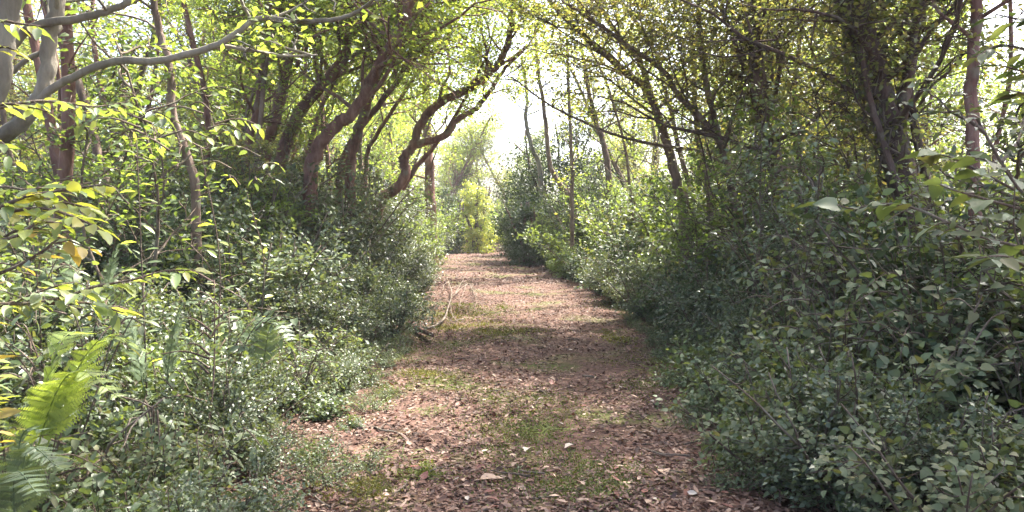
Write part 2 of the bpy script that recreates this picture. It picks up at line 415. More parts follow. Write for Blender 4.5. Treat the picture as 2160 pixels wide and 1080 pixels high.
# -- leaning red-brown trunks
red = [
    ([(548, 400, 14), (566, 300, 14), (590, 210, 14), (612, 110, 14), (640, 30, 14), (670, -120, 14), (690, -330, 14)], .11, .055, 'upright red-brown trunk beside the leaning elbowed one', 21),
    ([(585, 395, 14.6), (605, 300, 14.6), (640, 230, 14.6), (690, 165, 14.6), (722, 128, 14.6), (742, 60, 14.6), (800, -60, 14.4), (850, -260, 14)], .125, .06, 'red-brown trunk with an elbow bend leaning over the bushes', 22),
    ([(655, 395, 13.4), (672, 310, 13.4), (712, 262, 13.4), (752, 228, 13.4), (792, 150, 13.2), (838, 70, 13), (872, -10, 12.8), (930, -160, 12.4), (980, -340, 12)], .135, .065, 'thickest red-brown trunk sweeping up over the path', 23),
    ([(738, 370, 15.5), (752, 285, 15.5), (785, 190, 15.4), (800, 150, 15.3), (850, 80, 15.2), (900, 10, 15), (960, -140, 14.6), (1000, -330, 14)], .11, .05, 'slender red-brown trunk just behind the thickest one', 24),
    ([(715, 390, 16), (740, 300, 16), (800, 220, 15.8), (850, 150, 15.6), (880, 60, 15.4), (905, -60, 15)], .07, .035, 'slim red-brown trunk arcing between the thickest one and the S-bent tree', 25),
    ([(508, 410, 13), (524, 300, 13), (548, 200, 13), (560, 90, 13), (575, -80, 13)], .075, .04, 'slim upright red-brown trunk on the far side of the upright one', 26),
    ([(640, 390, 17), (655, 300, 17), (690, 200, 17), (760, 100, 16.8), (805, -20, 16.5)], .065, .03, 'slim red-brown trunk behind the elbowed one', 27),
    ([(772, 350, 18.5), (795, 285, 18.3), (850, 200, 18), (900, 120, 17.6), (960, 20, 17.2)], .06, .03, 'thin red-brown trunk leaning behind the S-bent tree', 28),
]
for P, r0, r1, lab, sd in red:
    hero_tree('leaning_tree', lab, [dict(px=P, r0=r0, r1=r1, base=True, n1=19 if r0 > .08 else 11, L1=2.5 if r0 > .08 else 2.0, t0=.42, lpt=28, face=(.2, -.15, 0))], M['bark_red'], M['lf_lime'], .075, sd,
              group='leaning red-brown trees behind the evergreen bushes', mark='the leaning red-brown trunks' if sd == 23 else None)
# -- S-bent forked tree
S = 17.5
hero_tree('bent_tree', 'S-bent red-brown tree forking low and reaching over the path', [
    dict(px=[(800, 438, S), (832, 402, S), (856, 368, S), (852, 335, S), (872, 308, S), (888, 262, S), (925, 218, S - .2), (985, 190, S - .4), (1030, 158, S - .6), (1062, 118, S - .8), (1078, 60, S - 1), (1086, -10, S - 1), (1100, -150, S - 1.2), (1090, -300, S - 1.2)], r0=.115, r1=.05, base=True, n1=20, L1=2.2, t0=.48, lpt=24),
    dict(px=[(878, 306, S), (938, 286, S), (965, 252, S + .1), (1005, 228, S + .2), (1035, 190, S + .2), (1060, 150, S + .2), (1110, 100, S)], r0=.085, r1=.03, n1=7, L1=1.6, t0=.45, lpt=18),
    dict(px=[(848, 400, S + .6), (880, 350, S + .6), (915, 310, S + .5), (950, 262, S + .4), (985, 200, S + .3)], r0=.06, r1=.03, n1=4, L1=1.4, t0=.5, lpt=16),
], M['bark_red'], M['lf_lime'], .075, 31, mark='the S-bent forked tree')
# -- dark trunk at the edge of the far bend
hero_tree('dark_trunk_tree', 'straight dark red trunk beside the bright bush at the bend', [
    dict(px=[(908, 500, 27), (906, 420, 27), (904, 340, 27), (898, 240, 27), (900, 120, 27), (905, -20, 27)], r0=.2, r1=.09, base=True, n1=16, L1=2.6, t0=.4, lpt=22)],
    M['bark_red'], M['lf_lime'], .09, 33, mark='the straight dark trunk')
# -- trees round the gap of sky
hero_tree('thin_tree', 'pale thin leaning trunk against the domed evergreen', [
    dict(px=[(1140, 370, 30), (1122, 310, 30), (1108, 250, 30), (1112, 210, 30), (1100, 120, 30)], r0=.11, r1=.05, base=True, n1=8, L1=1.3, t0=.6, lpt=10)],
    M['bark_grey'], M['lf_lime'], .09, 34)
hero_tree('thin_tree', 'thin dark trunk hooking at its foot in front of the domed evergreen', [
    dict(px=[(1205, 430, 24), (1185, 395, 24), (1160, 345, 24), (1150, 250, 24), (1138, 170, 24), (1130, 90, 24), (1126, 10, 24)], r0=.085, r1=.035, base=True, n1=8, L1=1.3, t0=.6, lpt=10)],
    M['bark_brown'], M['lf_lime'], .08, 35)
hero_tree('thin_tree', 'straight thin pole hung with yellow-green creeper leaves', [
    dict(px=[(1207, 450, 22), (1206, 330, 22), (1200, 200, 22), (1196, 80, 22), (1194, -40, 22)], r0=.06, r1=.03, base=True, n1=14, L1=.5, t0=.15, n2=3, n3=2, lpt=7)],
    M['bark_brown'], M['lf_yellow'], .09, 36)
hero_tree('thin_tree', 'short dark trunk standing in the green thicket behind the arching tree', [
    dict(px=[(1284, 380, 25), (1272, 300, 25), (1258, 260, 25), (1240, 180, 24.6), (1225, 90, 24)], r0=.11, r1=.05, base=True, n1=9, L1=1.9, t0=.5, lpt=16)],
    M['bark_dark'], M['lf_olive'], .08, 37)
# -- slim arching trees over the path from the other side
hero_tree('arching_tree', 'slim arching tree bowing over the path with spreading bare boughs', [
    dict(px=[(1442, 440, 13), (1432, 400, 13), (1412, 320, 13), (1390, 250, 13), (1366, 190, 12.9), (1330, 160, 12.8), (1280, 120, 12.6), (1215, 60, 12.4), (1160, 0, 12.2), (1120, -90, 12)], r0=.09, r1=.025, base=True, n1=20, L1=1.9, t0=.36, lpt=17),
    dict(px=[(1372, 200, 12.9), (1350, 130, 12.8), (1310, 80, 12.7), (1270, 20, 12.6), (1240, -60, 12.5)], r0=.05, r1=.02, n1=8, L1=1.5, t0=.3, lpt=16),
    dict(px=[(1460, 316, 12.8), (1380, 304, 12.7), (1300, 285, 12.6), (1220, 252, 12.5), (1150, 215, 12.4), (1090, 170, 12.3), (1065, 158, 12.3)], r0=.03, r1=.008, n1=8, L1=.7, t0=.2, n2=3, n3=3, lpt=7),
], M['bark_brown'], M['lf_olive'], .07, 41, mark='the slim arching tree')
hero_tree('arching_tree', 'slim tree with a dog-leg stem beside the creeper-tangled trunk', [
    dict(px=[(1556, 480, 11.5), (1545, 410, 11.5), (1530, 340, 11.5), (1512, 290, 11.5), (1470, 240, 11.4), (1430, 200, 11.3), (1400, 150, 11.2), (1330, 100, 11), (1260, 50, 10.8), (1200, 10, 10.6)], r0=.065, r1=.02, base=True, n1=20, L1=1.8, t0=.28, lpt=16),
    dict(px=[(1515, 290, 11.5), (1500, 220, 11.5), (1480, 120, 11.5), (1475, 20, 11.5), (1480, -100, 11.5)], r0=.05, r1=.02, n1=9, L1=1.4, t0=.2, lpt=18),
], M['bark_brown'], M['lf_olive'], .07, 42)
for i, (P, lab) in enumerate([
    ([(1500, 480, 13.5), (1490, 380, 13.5), (1472, 300, 13.5), (1466, 200, 13.5), (1460, 80, 13.5), (1440, -40, 13.4)], 'thin straight stem between the arching tree and its dog-leg neighbour'),
    ([(1700, 480, 12), (1692, 380, 12), (1680, 290, 12), (1676, 180, 12), (1690, 60, 12), (1700, -60, 12)], 'thin straight stem just behind the creeper-tangled trunk'),
    ([(1770, 500, 15), (1768, 350, 15), (1760, 200, 15), (1750, 60, 15), (1745, -90, 15)], 'thin straight stem between the two creeper-clad trunks')]):
    hero_tree('pole_tree', lab, [dict(px=P, r0=.06, r1=.025, base=True, n1=12, L1=1.6, t0=.32, lpt=18)], M['bark_brown'], M['lf_olive'], .07, 43 + i)
# -- creeper-clad thick trunks
V1 = [(1962, 640, 9), (1948, 520, 9), (1915, 400, 9), (1885, 300, 9), (1858, 200, 9), (1832, 100, 9), (1800, 20, 9), (1770, -80, 9), (1730, -280, 9)]
hero_tree('thick_tree', 'thick dark trunk leaning, half wrapped in dry creeper', [
    dict(px=V1, r0=.175, r1=.13, base=True, n1=16, L1=2.4, t0=.45, lpt=17, up=.04),
    dict(px=[(1890, 310, 9), (1905, 210, 9), (1925, 110, 9.2), (1940, 10, 9.4), (1950, -150, 9.6)], r0=.075, r1=.045, n1=9, L1=1.5, t0=.5, lpt=18),
    dict(px=[(2000, 640, 9.15), (1985, 500, 9.15), (1955, 380, 9.1), (1928, 260, 9.1), (1915, 150, 9), (1935, 40, 9), (1950, -100, 9)], r0=.06, r1=.035, n1=6, L1=1.2, t0=.4, lpt=12),
    dict(px=[(1925, 600, 8.85), (1918, 470, 8.85), (1872, 330, 8.8), (1835, 210, 8.8), (1818, 110, 8.8), (1830, 0, 8.8)], r0=.04, r1=.025, n1=6, L1=1.1, t0=.4, lpt=12)],
    M['bark_dark'], M['lf_olive'], .068, 51, mark='the thick creeper-clad trunk')
V2 = [(1660, 480, 11), (1645, 400, 11), (1628, 320, 11), (1612, 240, 11), (1600, 180, 11), (1590, 80, 11), (1585, -60, 11), (1580, -250, 11)]
hero_tree('thick_tree', 'shorter dark trunk smothered in a tangle of brown creeper', [
    dict(px=V2, r0=.14, r1=.08, base=True, n1=18, L1=2.1, t0=.34, lpt=17, up=.02)], M['bark_dark'], M['lf_olive'], .068, 52, mark='the creeper-tangled trunk')
hero_tree('slim_tree', 'slim straight reddish trunk standing against the bright sky', [
    dict(px=[(2062, 640, 7.5), (2056, 450, 7.5), (2050, 270, 7.5), (2052, 130, 7.5), (2060, 20, 7.5), (2050, -120, 7.5), (2040, -300, 7.5)], r0=.065, r1=.045, base=True, n1=8, L1=1.6, t0=.6, lpt=12)],
    M['bark_red'], M['lf_green'], .06, 53, mark='the slim skylit trunk')
LAND.append((at(930, 640, 13.5)[0], 13.5, 'the fallen dead branch'))

# -- creepers on the two thick trunks (dry stems and leaves hanging on the bark)
def creeper(label, V, r, seed, n, leafmat, lo, hi):
    rng = np.random.default_rng(seed); C = spline([at(*p) for p in V], 7)
    wood, lp = MB(), []
    for i in range(n):
        a = rng.uniform(0, 6.28); k0 = int(rng.uniform(lo, hi) * len(C)); ln = int(rng.uniform(8, 22))
        P = []
        for k in range(k0, min(k0 + ln, len(C))):
            a += rng.normal(0, .3); rr = r * (1.1 + .35 * abs(rng.normal()))
            P.append(C[k] + np.array([math.cos(a) * rr, math.sin(a) * rr, rng.normal(0, .05)]))
        if len(P) < 4: continue
        P = np.array(P); tube(wood, P, np.linspace(.011, .005, len(P)), 4)
        lp.append(np.repeat(P, 2, 0) + rng.normal(0, .08, (len(P) * 2, 3)))
        for q in range(3):
            s = P[int(rng.uniform(0, len(P)))]
            w = grow_path(s, rng.normal(0, 1, 3) * (1, 1, .4), rng.uniform(.2, .55), 4, rng, -.12, .3); tube(wood, w, np.linspace(.005, .002, 5), 3)
            lp.append(w[2:] + rng.normal(0, .05, (3, 3)))
    b = C[0]; e = empty('creeper', b, label, 'creeper')
    link('stem', wood.mesh('stem', M['twig'], True, b), e)
    P = np.concatenate(lp); m = len(P); mb = MB()
    scatter(mb, T7, P, rng.normal(0, 1, (m, 3)) + (0, 0, -.8), rng.normal(0, .6, (m, 3)) + (0, -.3, .5), .065 * rng.uniform(.6, 1.4, m))
    link('foliage', mb.mesh('foliage', leafmat, False, b), e)
creeper('dry brown creeper clinging to the thick leaning trunk', V1, .18, 61, 30, M['lf_olive'], 0, .8)
creeper('tangled brown creeper wrapping the shorter dark trunk', V2, .16, 62, 18, M['lf_olive'], .05, .7)

# -- rounded evergreen at the far bend
def dome_tree(name, label, c, rx, rz, n, mat, seed, leaf=.11, mark=None):
    rng = np.random.default_rng(seed); base = np.array([c[0], c[1], float(ground(c[0], c[1]))])
    T = MB()
    for i in range(6):
        a = i * 1.05; P = grow_path(base + (math.cos(a) * .08, math.sin(a) * .08, -.05), (math.cos(a) * .22, math.sin(a) * .22, 1), rz * .8, 7, rng, .1, .15)
        tube(T, P, np.linspace(.11, .03, 8), 6)
    k = 64; cl = unit(rng.normal(0, 1, (k, 3))); cl[:, 2] = np.abs(cl[:, 2]) * 1.15 - .38
    cc = base + np.array([0, 0, rz * .34]) + cl * np.array([rx, rx, rz * .66]) * rng.uniform(.5, 1.12, (k, 1))
    pick = rng.integers(0, k, n); P = cc[pick] + rng.normal(0, 1, (n, 3)) * np.array([.13, .13, .09]) * rx
    lo = rng.random(n) < .22; P[lo, 2] = base[2] + np.abs(rng.normal(0, rz * .16, lo.sum())); P[:, 2] = np.maximum(P[:, 2], base[2] + .05)
    N = rng.normal(0, .6, (n, 3)) + unit(P - base - (0, 0, rz * .3)) + (0, 0, .5)
    mb = MB(); scatter(mb, T5, P, rng.normal(0, 1, (n, 3)) - (0, 0, .3), N, leaf * rng.uniform(.6, 1.2, n))
    e = empty(name, base, label, 'tree'); link('trunk', T.mesh('trunk', M['bark_dark'], True, base), e); link('crown', mb.mesh('crown', mat, False, base), e)
    if mark: LAND.append((c[0], c[1], mark))
d0 = at(1118, 480, 32)
dome_tree('domed_evergreen', 'dense dark domed evergreen tree closing the view along the path', d0[:2] + (1.25, 0), 2.5, 6.6, 24000, M['lf_dark'], 71, .12, 'the domed evergreen')
d1 = at(1075, 480, 29)
dome_tree('domed_evergreen', 'small dark evergreen under the big domed one', d1[:2] + (.75, 0), .95, 3.0, 9000, M['lf_dark'], 72, .1)
d2 = at(946, 500, 40)
dome_tree('columnar_evergreen', 'narrow dark evergreen next to the straight dark trunk', d2[:2], .85, 3.6, 8000, M['lf_dark'], 73, .1)
d3 = at(1003, 500, 41)
dome_tree('bright_bush_tree', 'sunlit yellow-green bushy tree at the path bend', d3[:2], 1.05, 4.4, 9000, M['lf_yellow'], 74, .12)

# -- woodland behind: five forms, copied
def forest_form(seed, h, nst, bark, leafmat, leaf=.1):
    T = Tree(seed); rng = T.rng
    for s in range(nst):
        a = rng.uniform(0, 6.28); d = np.array([math.cos(a) * .18, math.sin(a) * .18, 1]) * (1 if nst > 1 else .7)
        P = grow_path((math.cos(a) * .12 * (nst > 1), math.sin(a) * .12 * (nst > 1), -.1), d, h * rng.uniform(.85, 1.1), 12, rng, .05, .1)
        r0 = rng.uniform(.07, .12) * (1.25 if nst == 1 else 1)
        rad = np.linspace(r0, r0 * .3, 13); rad[0] *= 1.3
        tube(T.wood, P, rad, 8, rng, .05)
        T.limbs(P, r0, r0 * .3, 15 // nst + 4, 2.3, .32, 5, 4, 18, sig=.2)
    return T.wood.mesh('trunk', bark, True), T.crown(leafmat, leaf, TQ, (0, 0, 0))
FORMS = [forest_form(101, 8.5, 1, M['bark_red'], M['lf_lime']), forest_form(102, 7.5, 2, M['bark_brown'], M['lf_green']),
         forest_form(103, 9.5, 1, M['bark_brown'], M['lf_olive']), forest_form(104, 7., 3, M['bark_red'], M['lf_green']),
         forest_form(105, 8., 2, M['bark_brown'], M['lf_lime'])]
FLAB = ['reddish woodland tree, lime crown', 'twin-stemmed brown woodland tree, green crown', 'tall brown woodland tree, olive crown',
        'triple-stemmed reddish woodland tree, green crown', 'twin-stemmed brown woodland tree, lime crown']
def nearest(x, y): return min(LAND, key=lambda a: (a[0] - x) ** 2 + (a[1] - y) ** 2)[2]
rng = np.random.default_rng(77)
placed = [(a[0], a[1]) for a in LAND]
def wood_tree(x, y, sc=None, form=None):
    k = int(rng.integers(0, 5)) if form is None else form
    sc = sc or rng.uniform(.8, 1.2); lm = nearest(x, y)
    e = empty('woodland_tree', (x, y, float(ground(x, y))), f'{FLAB[k]} near {lm}', 'tree', f'woodland trees near {lm}')
    e.rotation_euler = (0, 0, rng.uniform(0, 6.28)); e.scale = (sc, sc, sc * rng.uniform(.9, 1.15))
    link('trunk', FORMS[k][0], e); link('crown', FORMS[k][1], e); placed.append((x, y))
def tall_form(seed, h, bark, leafmat):
    T = Tree(seed); rg = T.rng; P = grow_path((0, 0, -.1), (-.22, -.05, 1), h, 12, rg, .04, .07); tube(T.wood, P, np.linspace(.17, .06, 13), 9, rg, .06)
    T.limbs(P, .15, .05, 18, 3.6, .5, 6, 5, 20, sig=.22, face=(-.35, 0, 0))
    return T.wood.mesh('trunk', bark, True), T.crown(leafmat, .09, TQ, (0, 0, 0))
TALL = tall_form(111, 9.5, M['bark_brown'], M['lf_olive'])  # out-of-view trees whose crowns are placed to shade the near path
for i, (x, y, rz, lab) in enumerate([(6.6, 8.4, 0, 'tall wide-crowned unseen tree, added for shade beyond the thick creeper-clad trunk'), (8.6, 11.5, .4, 'tall wide-crowned unseen tree, added for shade behind the slim skylit trunk'), (5.6, 5.2, -.3, 'tall wide-crowned unseen tree, added for shade over the heart-leaved bushes')]):
    e = empty('unseen_shade_tree', (x, y, float(ground(x, y))), lab, 'tree', 'unseen tall trees added to shade the path'); e.rotation_euler = (0, 0, rz)
    link('trunk', TALL[0], e); link('crown', TALL[1], e); placed.append((x, y))
tries = 0
while len(placed) < 100 and tries < 6000:
    tries += 1
    y = rng.uniform(10, 62) if rng.random() < .75 else rng.uniform(10, 30)
    x = rng.uniform(-1, 1) * (y * .72 + 2)
    l_, r_ = edges(y)
    gap = 3.4 if y < 40 else 2
    if l_ - gap < x < r_ + gap and y < 50: continue
    if x > 0 and .10 < x / y < .17 and y > 18 and rng.random() < .8: continue          # the sky gap over the path
    if .44 < x / y and rng.random() < .75: continue                                     # open sky beyond the slim trunk
    if x < 0 and y < 17: continue
    if x > 0 and (y < 15 or (y < 45 and rng.random() < .45)): continue
    if min((x - a) ** 2 + (y - b) ** 2 for a, b in placed) < 2.0 ** 2: continue
    wood_tree(x, y)
for x, y, k, sc in [(-5.6, 23.5, 0, .85), (-7.2, 27, 4, 1), (-6.0, 31, 1, 1), (-5.6, 37, 0, 1), (-7.8, 34, 4, 1.1), (-5.4, 44, 4, 1.1), (4.9, 31, 2, .8), (6.4, 36, 0, .9), (-1.2, 58, 0, .8), (-4, 56, 4, .9), (1.2, 62, 1, .8), (4.6, 46, 4, .7), (-5.2, 51, 0, 1.15), (-3.2, 63, 4, 1.2), (-6.8, 47, 1, 1.1)]:
    wood_tree(x, y, sc, k)
for x, y, k in [(-5.5, 1, 1), (-4.5, -4, 3), (4.6, -4, 2)]:  # out-of-view trees behind and beside the camera, added for shade
    wood_tree(x, y, 1.0, k)

# ------------------------------------------------------------------ shrubs
def shrub_form(seed, h, w, nst, nleaf, leaf, tpl, leafmat, bark, low=.1, tilt=.55, bare=0):
    rng = np.random.default_rng(seed); wood, pts, dirs = MB(), [], []
    for i in range(nst):
        a = i * 2.4 + rng.normal(0, .3); o = rng.uniform(.1, 1) ** .6
        d = np.array([math.cos(a) * w * o, math.sin(a) * w * o, h * rng.uniform(.75, 1.1)])
        P = grow_path((math.cos(a) * .06, math.sin(a) * .06, -.03), d, np.linalg.norm(d) * rng.uniform(.75, 1.05), 7, rng, -.02, .12)
        tube(wood, P, np.linspace(.012, .004, 8) * (.6 + .4 * h), 4)
        for j in range(9):
            k = int(rng.uniform(1, 6.99)); dd = rng.normal(0, 1, 3) * (1, 1, .5) + unit(P[k + 1] - P[k]) * .5
            b = grow_path(P[k], dd, w * rng.uniform(.25, .6), 4, rng, .04, .22); tube(wood, b, np.linspace(.005, .002, 5) * (.6 + .4 * h), 3)
            if rng.random() < bare: continue
            m = max(2, nleaf // (nst * 9)); t = rng.uniform(.3, 4, m); ki = np.minimum(t.astype(int), 3)
            p = b[ki] + (b[ki + 1] - b[ki]) * (t - ki)[:, None] + rng.normal(0, leaf * .9, (m, 3))
            pts.append(p); dirs.append(np.broadcast_to(unit(b[4] - b[0]), (m, 3)))
    P, D = np.concatenate(pts), np.concatenate(dirs); P[:, 2] = np.maximum(P[:, 2], .03); n = len(P)
    N = rng.normal(0, tilt, (n, 3)) + (0, 0, 1) + unit(P * (1, 1, 0)) * .45
    mb = MB(); scatter(mb, tpl, P, D + rng.normal(0, .7, (n, 3)) * (1, 1, .6) - (0, 0, .1), N, leaf * rng.uniform(.6, 1.25, n))
    return mb.mesh('foliage', leafmat), wood.mesh('stem', bark)
def leaf_round(w=.4, fold=.06, droop=.24):
    L = [(-.55 * w, -.03, fold * .6), (-w, .2, fold), (-.86 * w, .5, fold - droop * .15), (-.42 * w, .8, fold * .4 - droop * .5)]
    V = [(0, 0, 0), (0, .35, 0), (0, .7, -droop * .35), (0, 1, -droop)] + L + [(-x, y, z) for x, y, z in L]
    return np.array(V, float), [np.array([[0, 1, 5, 4], [1, 2, 6, 5], [2, 3, 7, 6], [0, 8, 9, 1], [1, 9, 10, 2], [2, 10, 11, 3]])]
HEART = leaf_round()
SF = dict(
    small=[shrub_form(201 + i, 1.0, .62, 16, 6500, .042, T5, M['lf_small'], M['twig'], bare=.08) for i in range(4)],
    dark=[shrub_form(211 + i, 1.0, .6, 14, 4200, .055, T5, M['lf_dark'], M['twig'], bare=.05) for i in range(3)],
    bright=[shrub_form(221 + i, 1.0, .55, 12, 2600, .06, T7, M['lf_bright'], M['twig'], bare=.1) for i in range(3)],
    broad=[shrub_form(231 + i, 1.0, .6, 14, 2300, .05, HEART, M['lf_broad'], M['twig'], tilt=.45, bare=.1) for i in range(4)],
    herb=[shrub_form(241 + i, .55, .6, 14, 950, .07, T7 if i % 2 else HEART, M['lf_herb'], M['twig'], tilt=.45) for i in range(4)],
    cover=[shrub_form(251 + i, .45, .55, 14, 1500, .036, T7, M['lf_herb'], M['twig'], tilt=.6) for i in range(3)],
)
SF['thicket'] = [shrub_form(261 + i, 2.7, 1.25, 20, 8200, .07, T5, M[m], M['twig'], bare=.06) for i, m in enumerate(('lf_dark', 'lf_green', 'lf_small'))]
SF['arbour'] = [shrub_form(266 + i, 2.9, 1.1, 18, 6000, .075, T7, M[m], M['twig'], bare=.08) for i, m in enumerate(('lf_green', 'lf_bright'))]
SLAB = dict(thicket=('thicket_shrub', 'dense thicket bush'), arbour=('leafy_shrub', 'loose-leaved bush'), small=('evergreen_shrub', 'small-leaved evergreen bush'), dark=('dark_shrub', 'dark glossy-leaved bush'), bright=('leafy_shrub', 'yellow-green leafy bush'),
            broad=('broadleaf_shrub', 'dull heart-leaved bush'), herb=('low_herb', 'soft herb clump'), cover=('ground_cover', 'ground-cover tuft'))
sites = []
def size_word(h, kind=''): return 'ankle-high' if h < .3 else 'knee-high' if h < .6 else 'waist-high' if h < 1.05 else 'chest-high' if h < 1.5 else 'head-high' if h < 1.9 else 'tall'
def where(x, y):
    l_, r_ = edges(y); d = max(l_ - x, x - r_)
    return 'edging the path' if d < .8 else 'just off the path' if d < 2 else 'set back' if d < 4 else 'deep in the wood'
def shrub(kind, x, y, sc, sz=1.0):
    k = int(rng.integers(0, len(SF[kind]))); nm, lab = SLAB[kind]; lm = nearest(x, y)
    e = empty(nm, (x, y, float(ground(x, y)) - .02), f'{size_word(sc * sz * {"herb": .5, "cover": .5, "thicket": 2.6, "arbour": 2.7}.get(kind, 1))} {lab} {where(x, y)} near {lm}', 'shrub' if kind not in ('herb', 'cover') else 'herb', f'{lab} plants near {lm}')
    e.rotation_euler = (rng.normal(0, .06), rng.normal(0, .06), rng.uniform(0, 6.28)); e.scale = (sc, sc, sc * sz)
    link('foliage', SF[kind][k][0], e); link('stem', SF[kind][k][1], e); sites.append((x, y))

def zone(n, y0, y1, off0, off1, side, mix, s0, s1, gap, seed, zpow=1.0, sz=1.0, taper=None):
    global rng
    rng = np.random.default_rng(seed); c = 0; mine = []
    ks = list(mix); pr = np.array([mix[k] for k in ks], float); pr /= pr.sum()
    for _ in range(n * 40):
        if c >= n: break
        y = y0 + (y1 - y0) * rng.random() ** zpow; l_, r_ = edges(y); o = rng.uniform(off0, off1)
        x = l_ - o if side < 0 else r_ + o
        if abs(x) > y * .70 + 1.2: continue
        if any((x - a) ** 2 + (y - b) ** 2 < gap * gap for a, b in mine): continue
        sc = rng.uniform(s0, s1)
        if taper: sc *= np.interp(o, [off0, off0 + taper], [.55, 1])
        shrub(ks[int(rng.choice(len(ks), p=pr))], x, y, sc, sz); mine.append((x, y)); c += 1

zone(60, 3.0, 9.5, .3, 2.4, -1, dict(herb=5, cover=2, broad=1, small=2), .6, 1.05, .34, 301, taper=.7)
zone(30, 4.2, 9.5, 1.3, 5, -1, dict(small=3, broad=2, bright=1, dark=2), .8, 1.35, .6, 302, taper=1.2)
zone(62, 9, 23, .55, 7.5, -1, dict(small=9, dark=2, bright=1), 1.6, 2.3, .8, 303, taper=1.0)
zone(14, 11, 24, 1.6, 6, -1, dict(thicket=3), .75, 1.0, 1.5, 316)
zone(14, 9, 20, .1, .7, -1, dict(small=3, herb=1), .7, 1.1, .8, 304)
zone(24, 4.2, 9, .25, .95, 1, dict(herb=3, cover=2, broad=2, small=2), .5, .95, .4, 305)
zone(14, 3.3, 5.2, .75, 2.8, 1, dict(herb=2, cover=3, broad=1, small=2), .6, .95, .4, 314)
zone(10, 3.0, 4.4, .5, 2.4, -1, dict(herb=2, cover=3), .6, .9, .4, 315)
zone(26, 4.6, 9.5, .75, 5.5, 1, dict(broad=3, bright=2, small=3, dark=1), 1.2, 2.0, .7, 306, taper=1.0)
zone(56, 9, 27, .5, 7.5, 1, dict(dark=4, broad=3, small=3, bright=2), 1.5, 2.3, .85, 307, taper=1.0)
zone(24, 12, 30, 1.3, 7.5, 1, dict(thicket=3, arbour=2), .85, 1.2, 1.4, 317)
zone(20, 9, 24, .2, .8, 1, dict(dark=3, herb=1, small=2, bright=1), .7, 1.2, .8, 308)
for k, x, y, sc in [('thicket', 1.5, 26.5, .8), ('arbour', 1.0, 31, .85), ('thicket', .6, 37, .95), ('arbour', 0, 43.5, .9), ('thicket', -4.2, 41, 1.0), ('arbour', -3.6, 47.5, .95), ('thicket', -1.3, 54, 1.1), ('arbour', -3.9, 36.5, .7), ('small', -3.0, 29, 1.6), ('bright', 1.75, 22.5, 1.8), ('small', -3.1, 24.5, 1.9), ('arbour', -4.9, 44, 1.4), ('arbour', -5.2, 50, 1.6), ('thicket', -2.9, 58, 1.5)]: shrub(k, x, y, sc)
zone(34, 22, 48, .6, 9, -1, dict(thicket=3, arbour=3), .75, 1.15, 1.3, 309)
zone(38, 24, 50, .7, 9, 1, dict(thicket=4, arbour=3), .85, 1.35, 1.3, 310)
zone(46, 14, 60, 7, 26, -1, dict(thicket=3, arbour=1), .9, 1.3, 1.8, 311)
zone(46, 14, 60, 7, 26, 1, dict(thicket=3, arbour=2), .9, 1.3, 1.8, 312)
zone(30, 4.6, 13, -.12, .3, -1, dict(herb=2, cover=3), .2, .42, .3, 318)
zone(30, 4.6, 13, -.15, .35, 1, dict(herb=3, cover=2), .2, .45, .3, 319)
rng = np.random.default_rng(313)
for i in range(26):          # the far side of the bend
    y = rng.uniform(54, 66); shrub(['thicket', 'arbour'][i % 2], -14 + 24 * (i + rng.random()) / 26, y + 2, rng.uniform(1.1, 1.6))

# -- thin saplings and bare poles in the understory
def sapling_form(seed, h, leafmat, nst=2, lpt=7, leaf=.08):
    T = Tree(seed); rg = T.rng
    for s in range(nst):
        a = rg.uniform(0, 6.28); P = grow_path((math.cos(a) * .05, math.sin(a) * .05, -.05), (math.cos(a) * .3, math.sin(a) * .3, 1), h * rg.uniform(.8, 1.1), 9, rg, .03, .1)
        tube(T.wood, P, np.linspace(.02, .007, 10), 5)
        T.limbs(P, .02, .007, 11, h * .3, .25, 3, 3, lpt, sig=.07)
    return T.wood.mesh('trunk', M['twig'], True), T.crown(leafmat, leaf, T7, (0, 0, 0), .4)
UF = [sapling_form(321, 2.6, M['lf_green']), sapling_form(322, 3.2, M['lf_green'], 2, 5), sapling_form(323, 3.0, M['lf_olive'], 3), sapling_form(324, 2.3, M['lf_small'], 3, 9, .06)]
UL = ['slender green-leaved understory sapling', 'tall thin sparse understory sapling', 'three-stemmed olive-leaved understory sapling', 'wispy small-leaved understory sapling']
def pole_form(seed, h, r, bark, leafmat):
    T = Tree(seed); rg = T.rng
    P = grow_path((0, 0, -.1), (rg.normal(0, .12), rg.normal(0, .12), 1), h, 14, rg, .02, .09); tube(T.wood, P, np.linspace(r * 1.1, r * .45, 15), 7, rg, .06)
    for i in range(9):
        q = P[int(rg.uniform(3, 9))]; b = grow_path(q, rg.normal(0, 1, 3) * (1, 1, .4), rg.uniform(.4, 1.1), 5, rg, .02, .25); tube(T.wood, b, np.linspace(.012, .003, 6), 4)
    T.limbs(P, r, r * .4, 8, 1.7, .55, 4, 4, 12, sig=.16)
    return T.wood.mesh('trunk', bark, True), T.crown(leafmat, .08, TQ, (0, 0, 0))
PF = [pole_form(331, 8, .06, M['bark_brown'], M['lf_lime']), pole_form(332, 9, .045, M['bark_red'], M['lf_green']), pole_form(333, 7.5, .075, M['bark_red'], M['lf_lime']), pole_form(334, 8.5, .04, M['bark_brown'], M['lf_green'])]
PLB = ['slim brown pole tree', 'thin reddish pole tree', 'stouter reddish pole tree', 'thinnest brown pole tree']
def stand(name, forms, labs, k, x, y, sc, cat, grp):
    lm = nearest(x, y); e = empty(name, (x, y, float(ground(x, y))), f'{labs[k]} {where(x, y)} near {lm}', cat, f'{grp} near {lm}')
    e.rotation_euler = (0, 0, rng.uniform(0, 6.28)); e.scale = (sc, sc, sc * rng.uniform(.9, 1.1)); link('trunk', forms[k][0], e); link('crown', forms[k][1], e)
rng = np.random.default_rng(340); mine = []
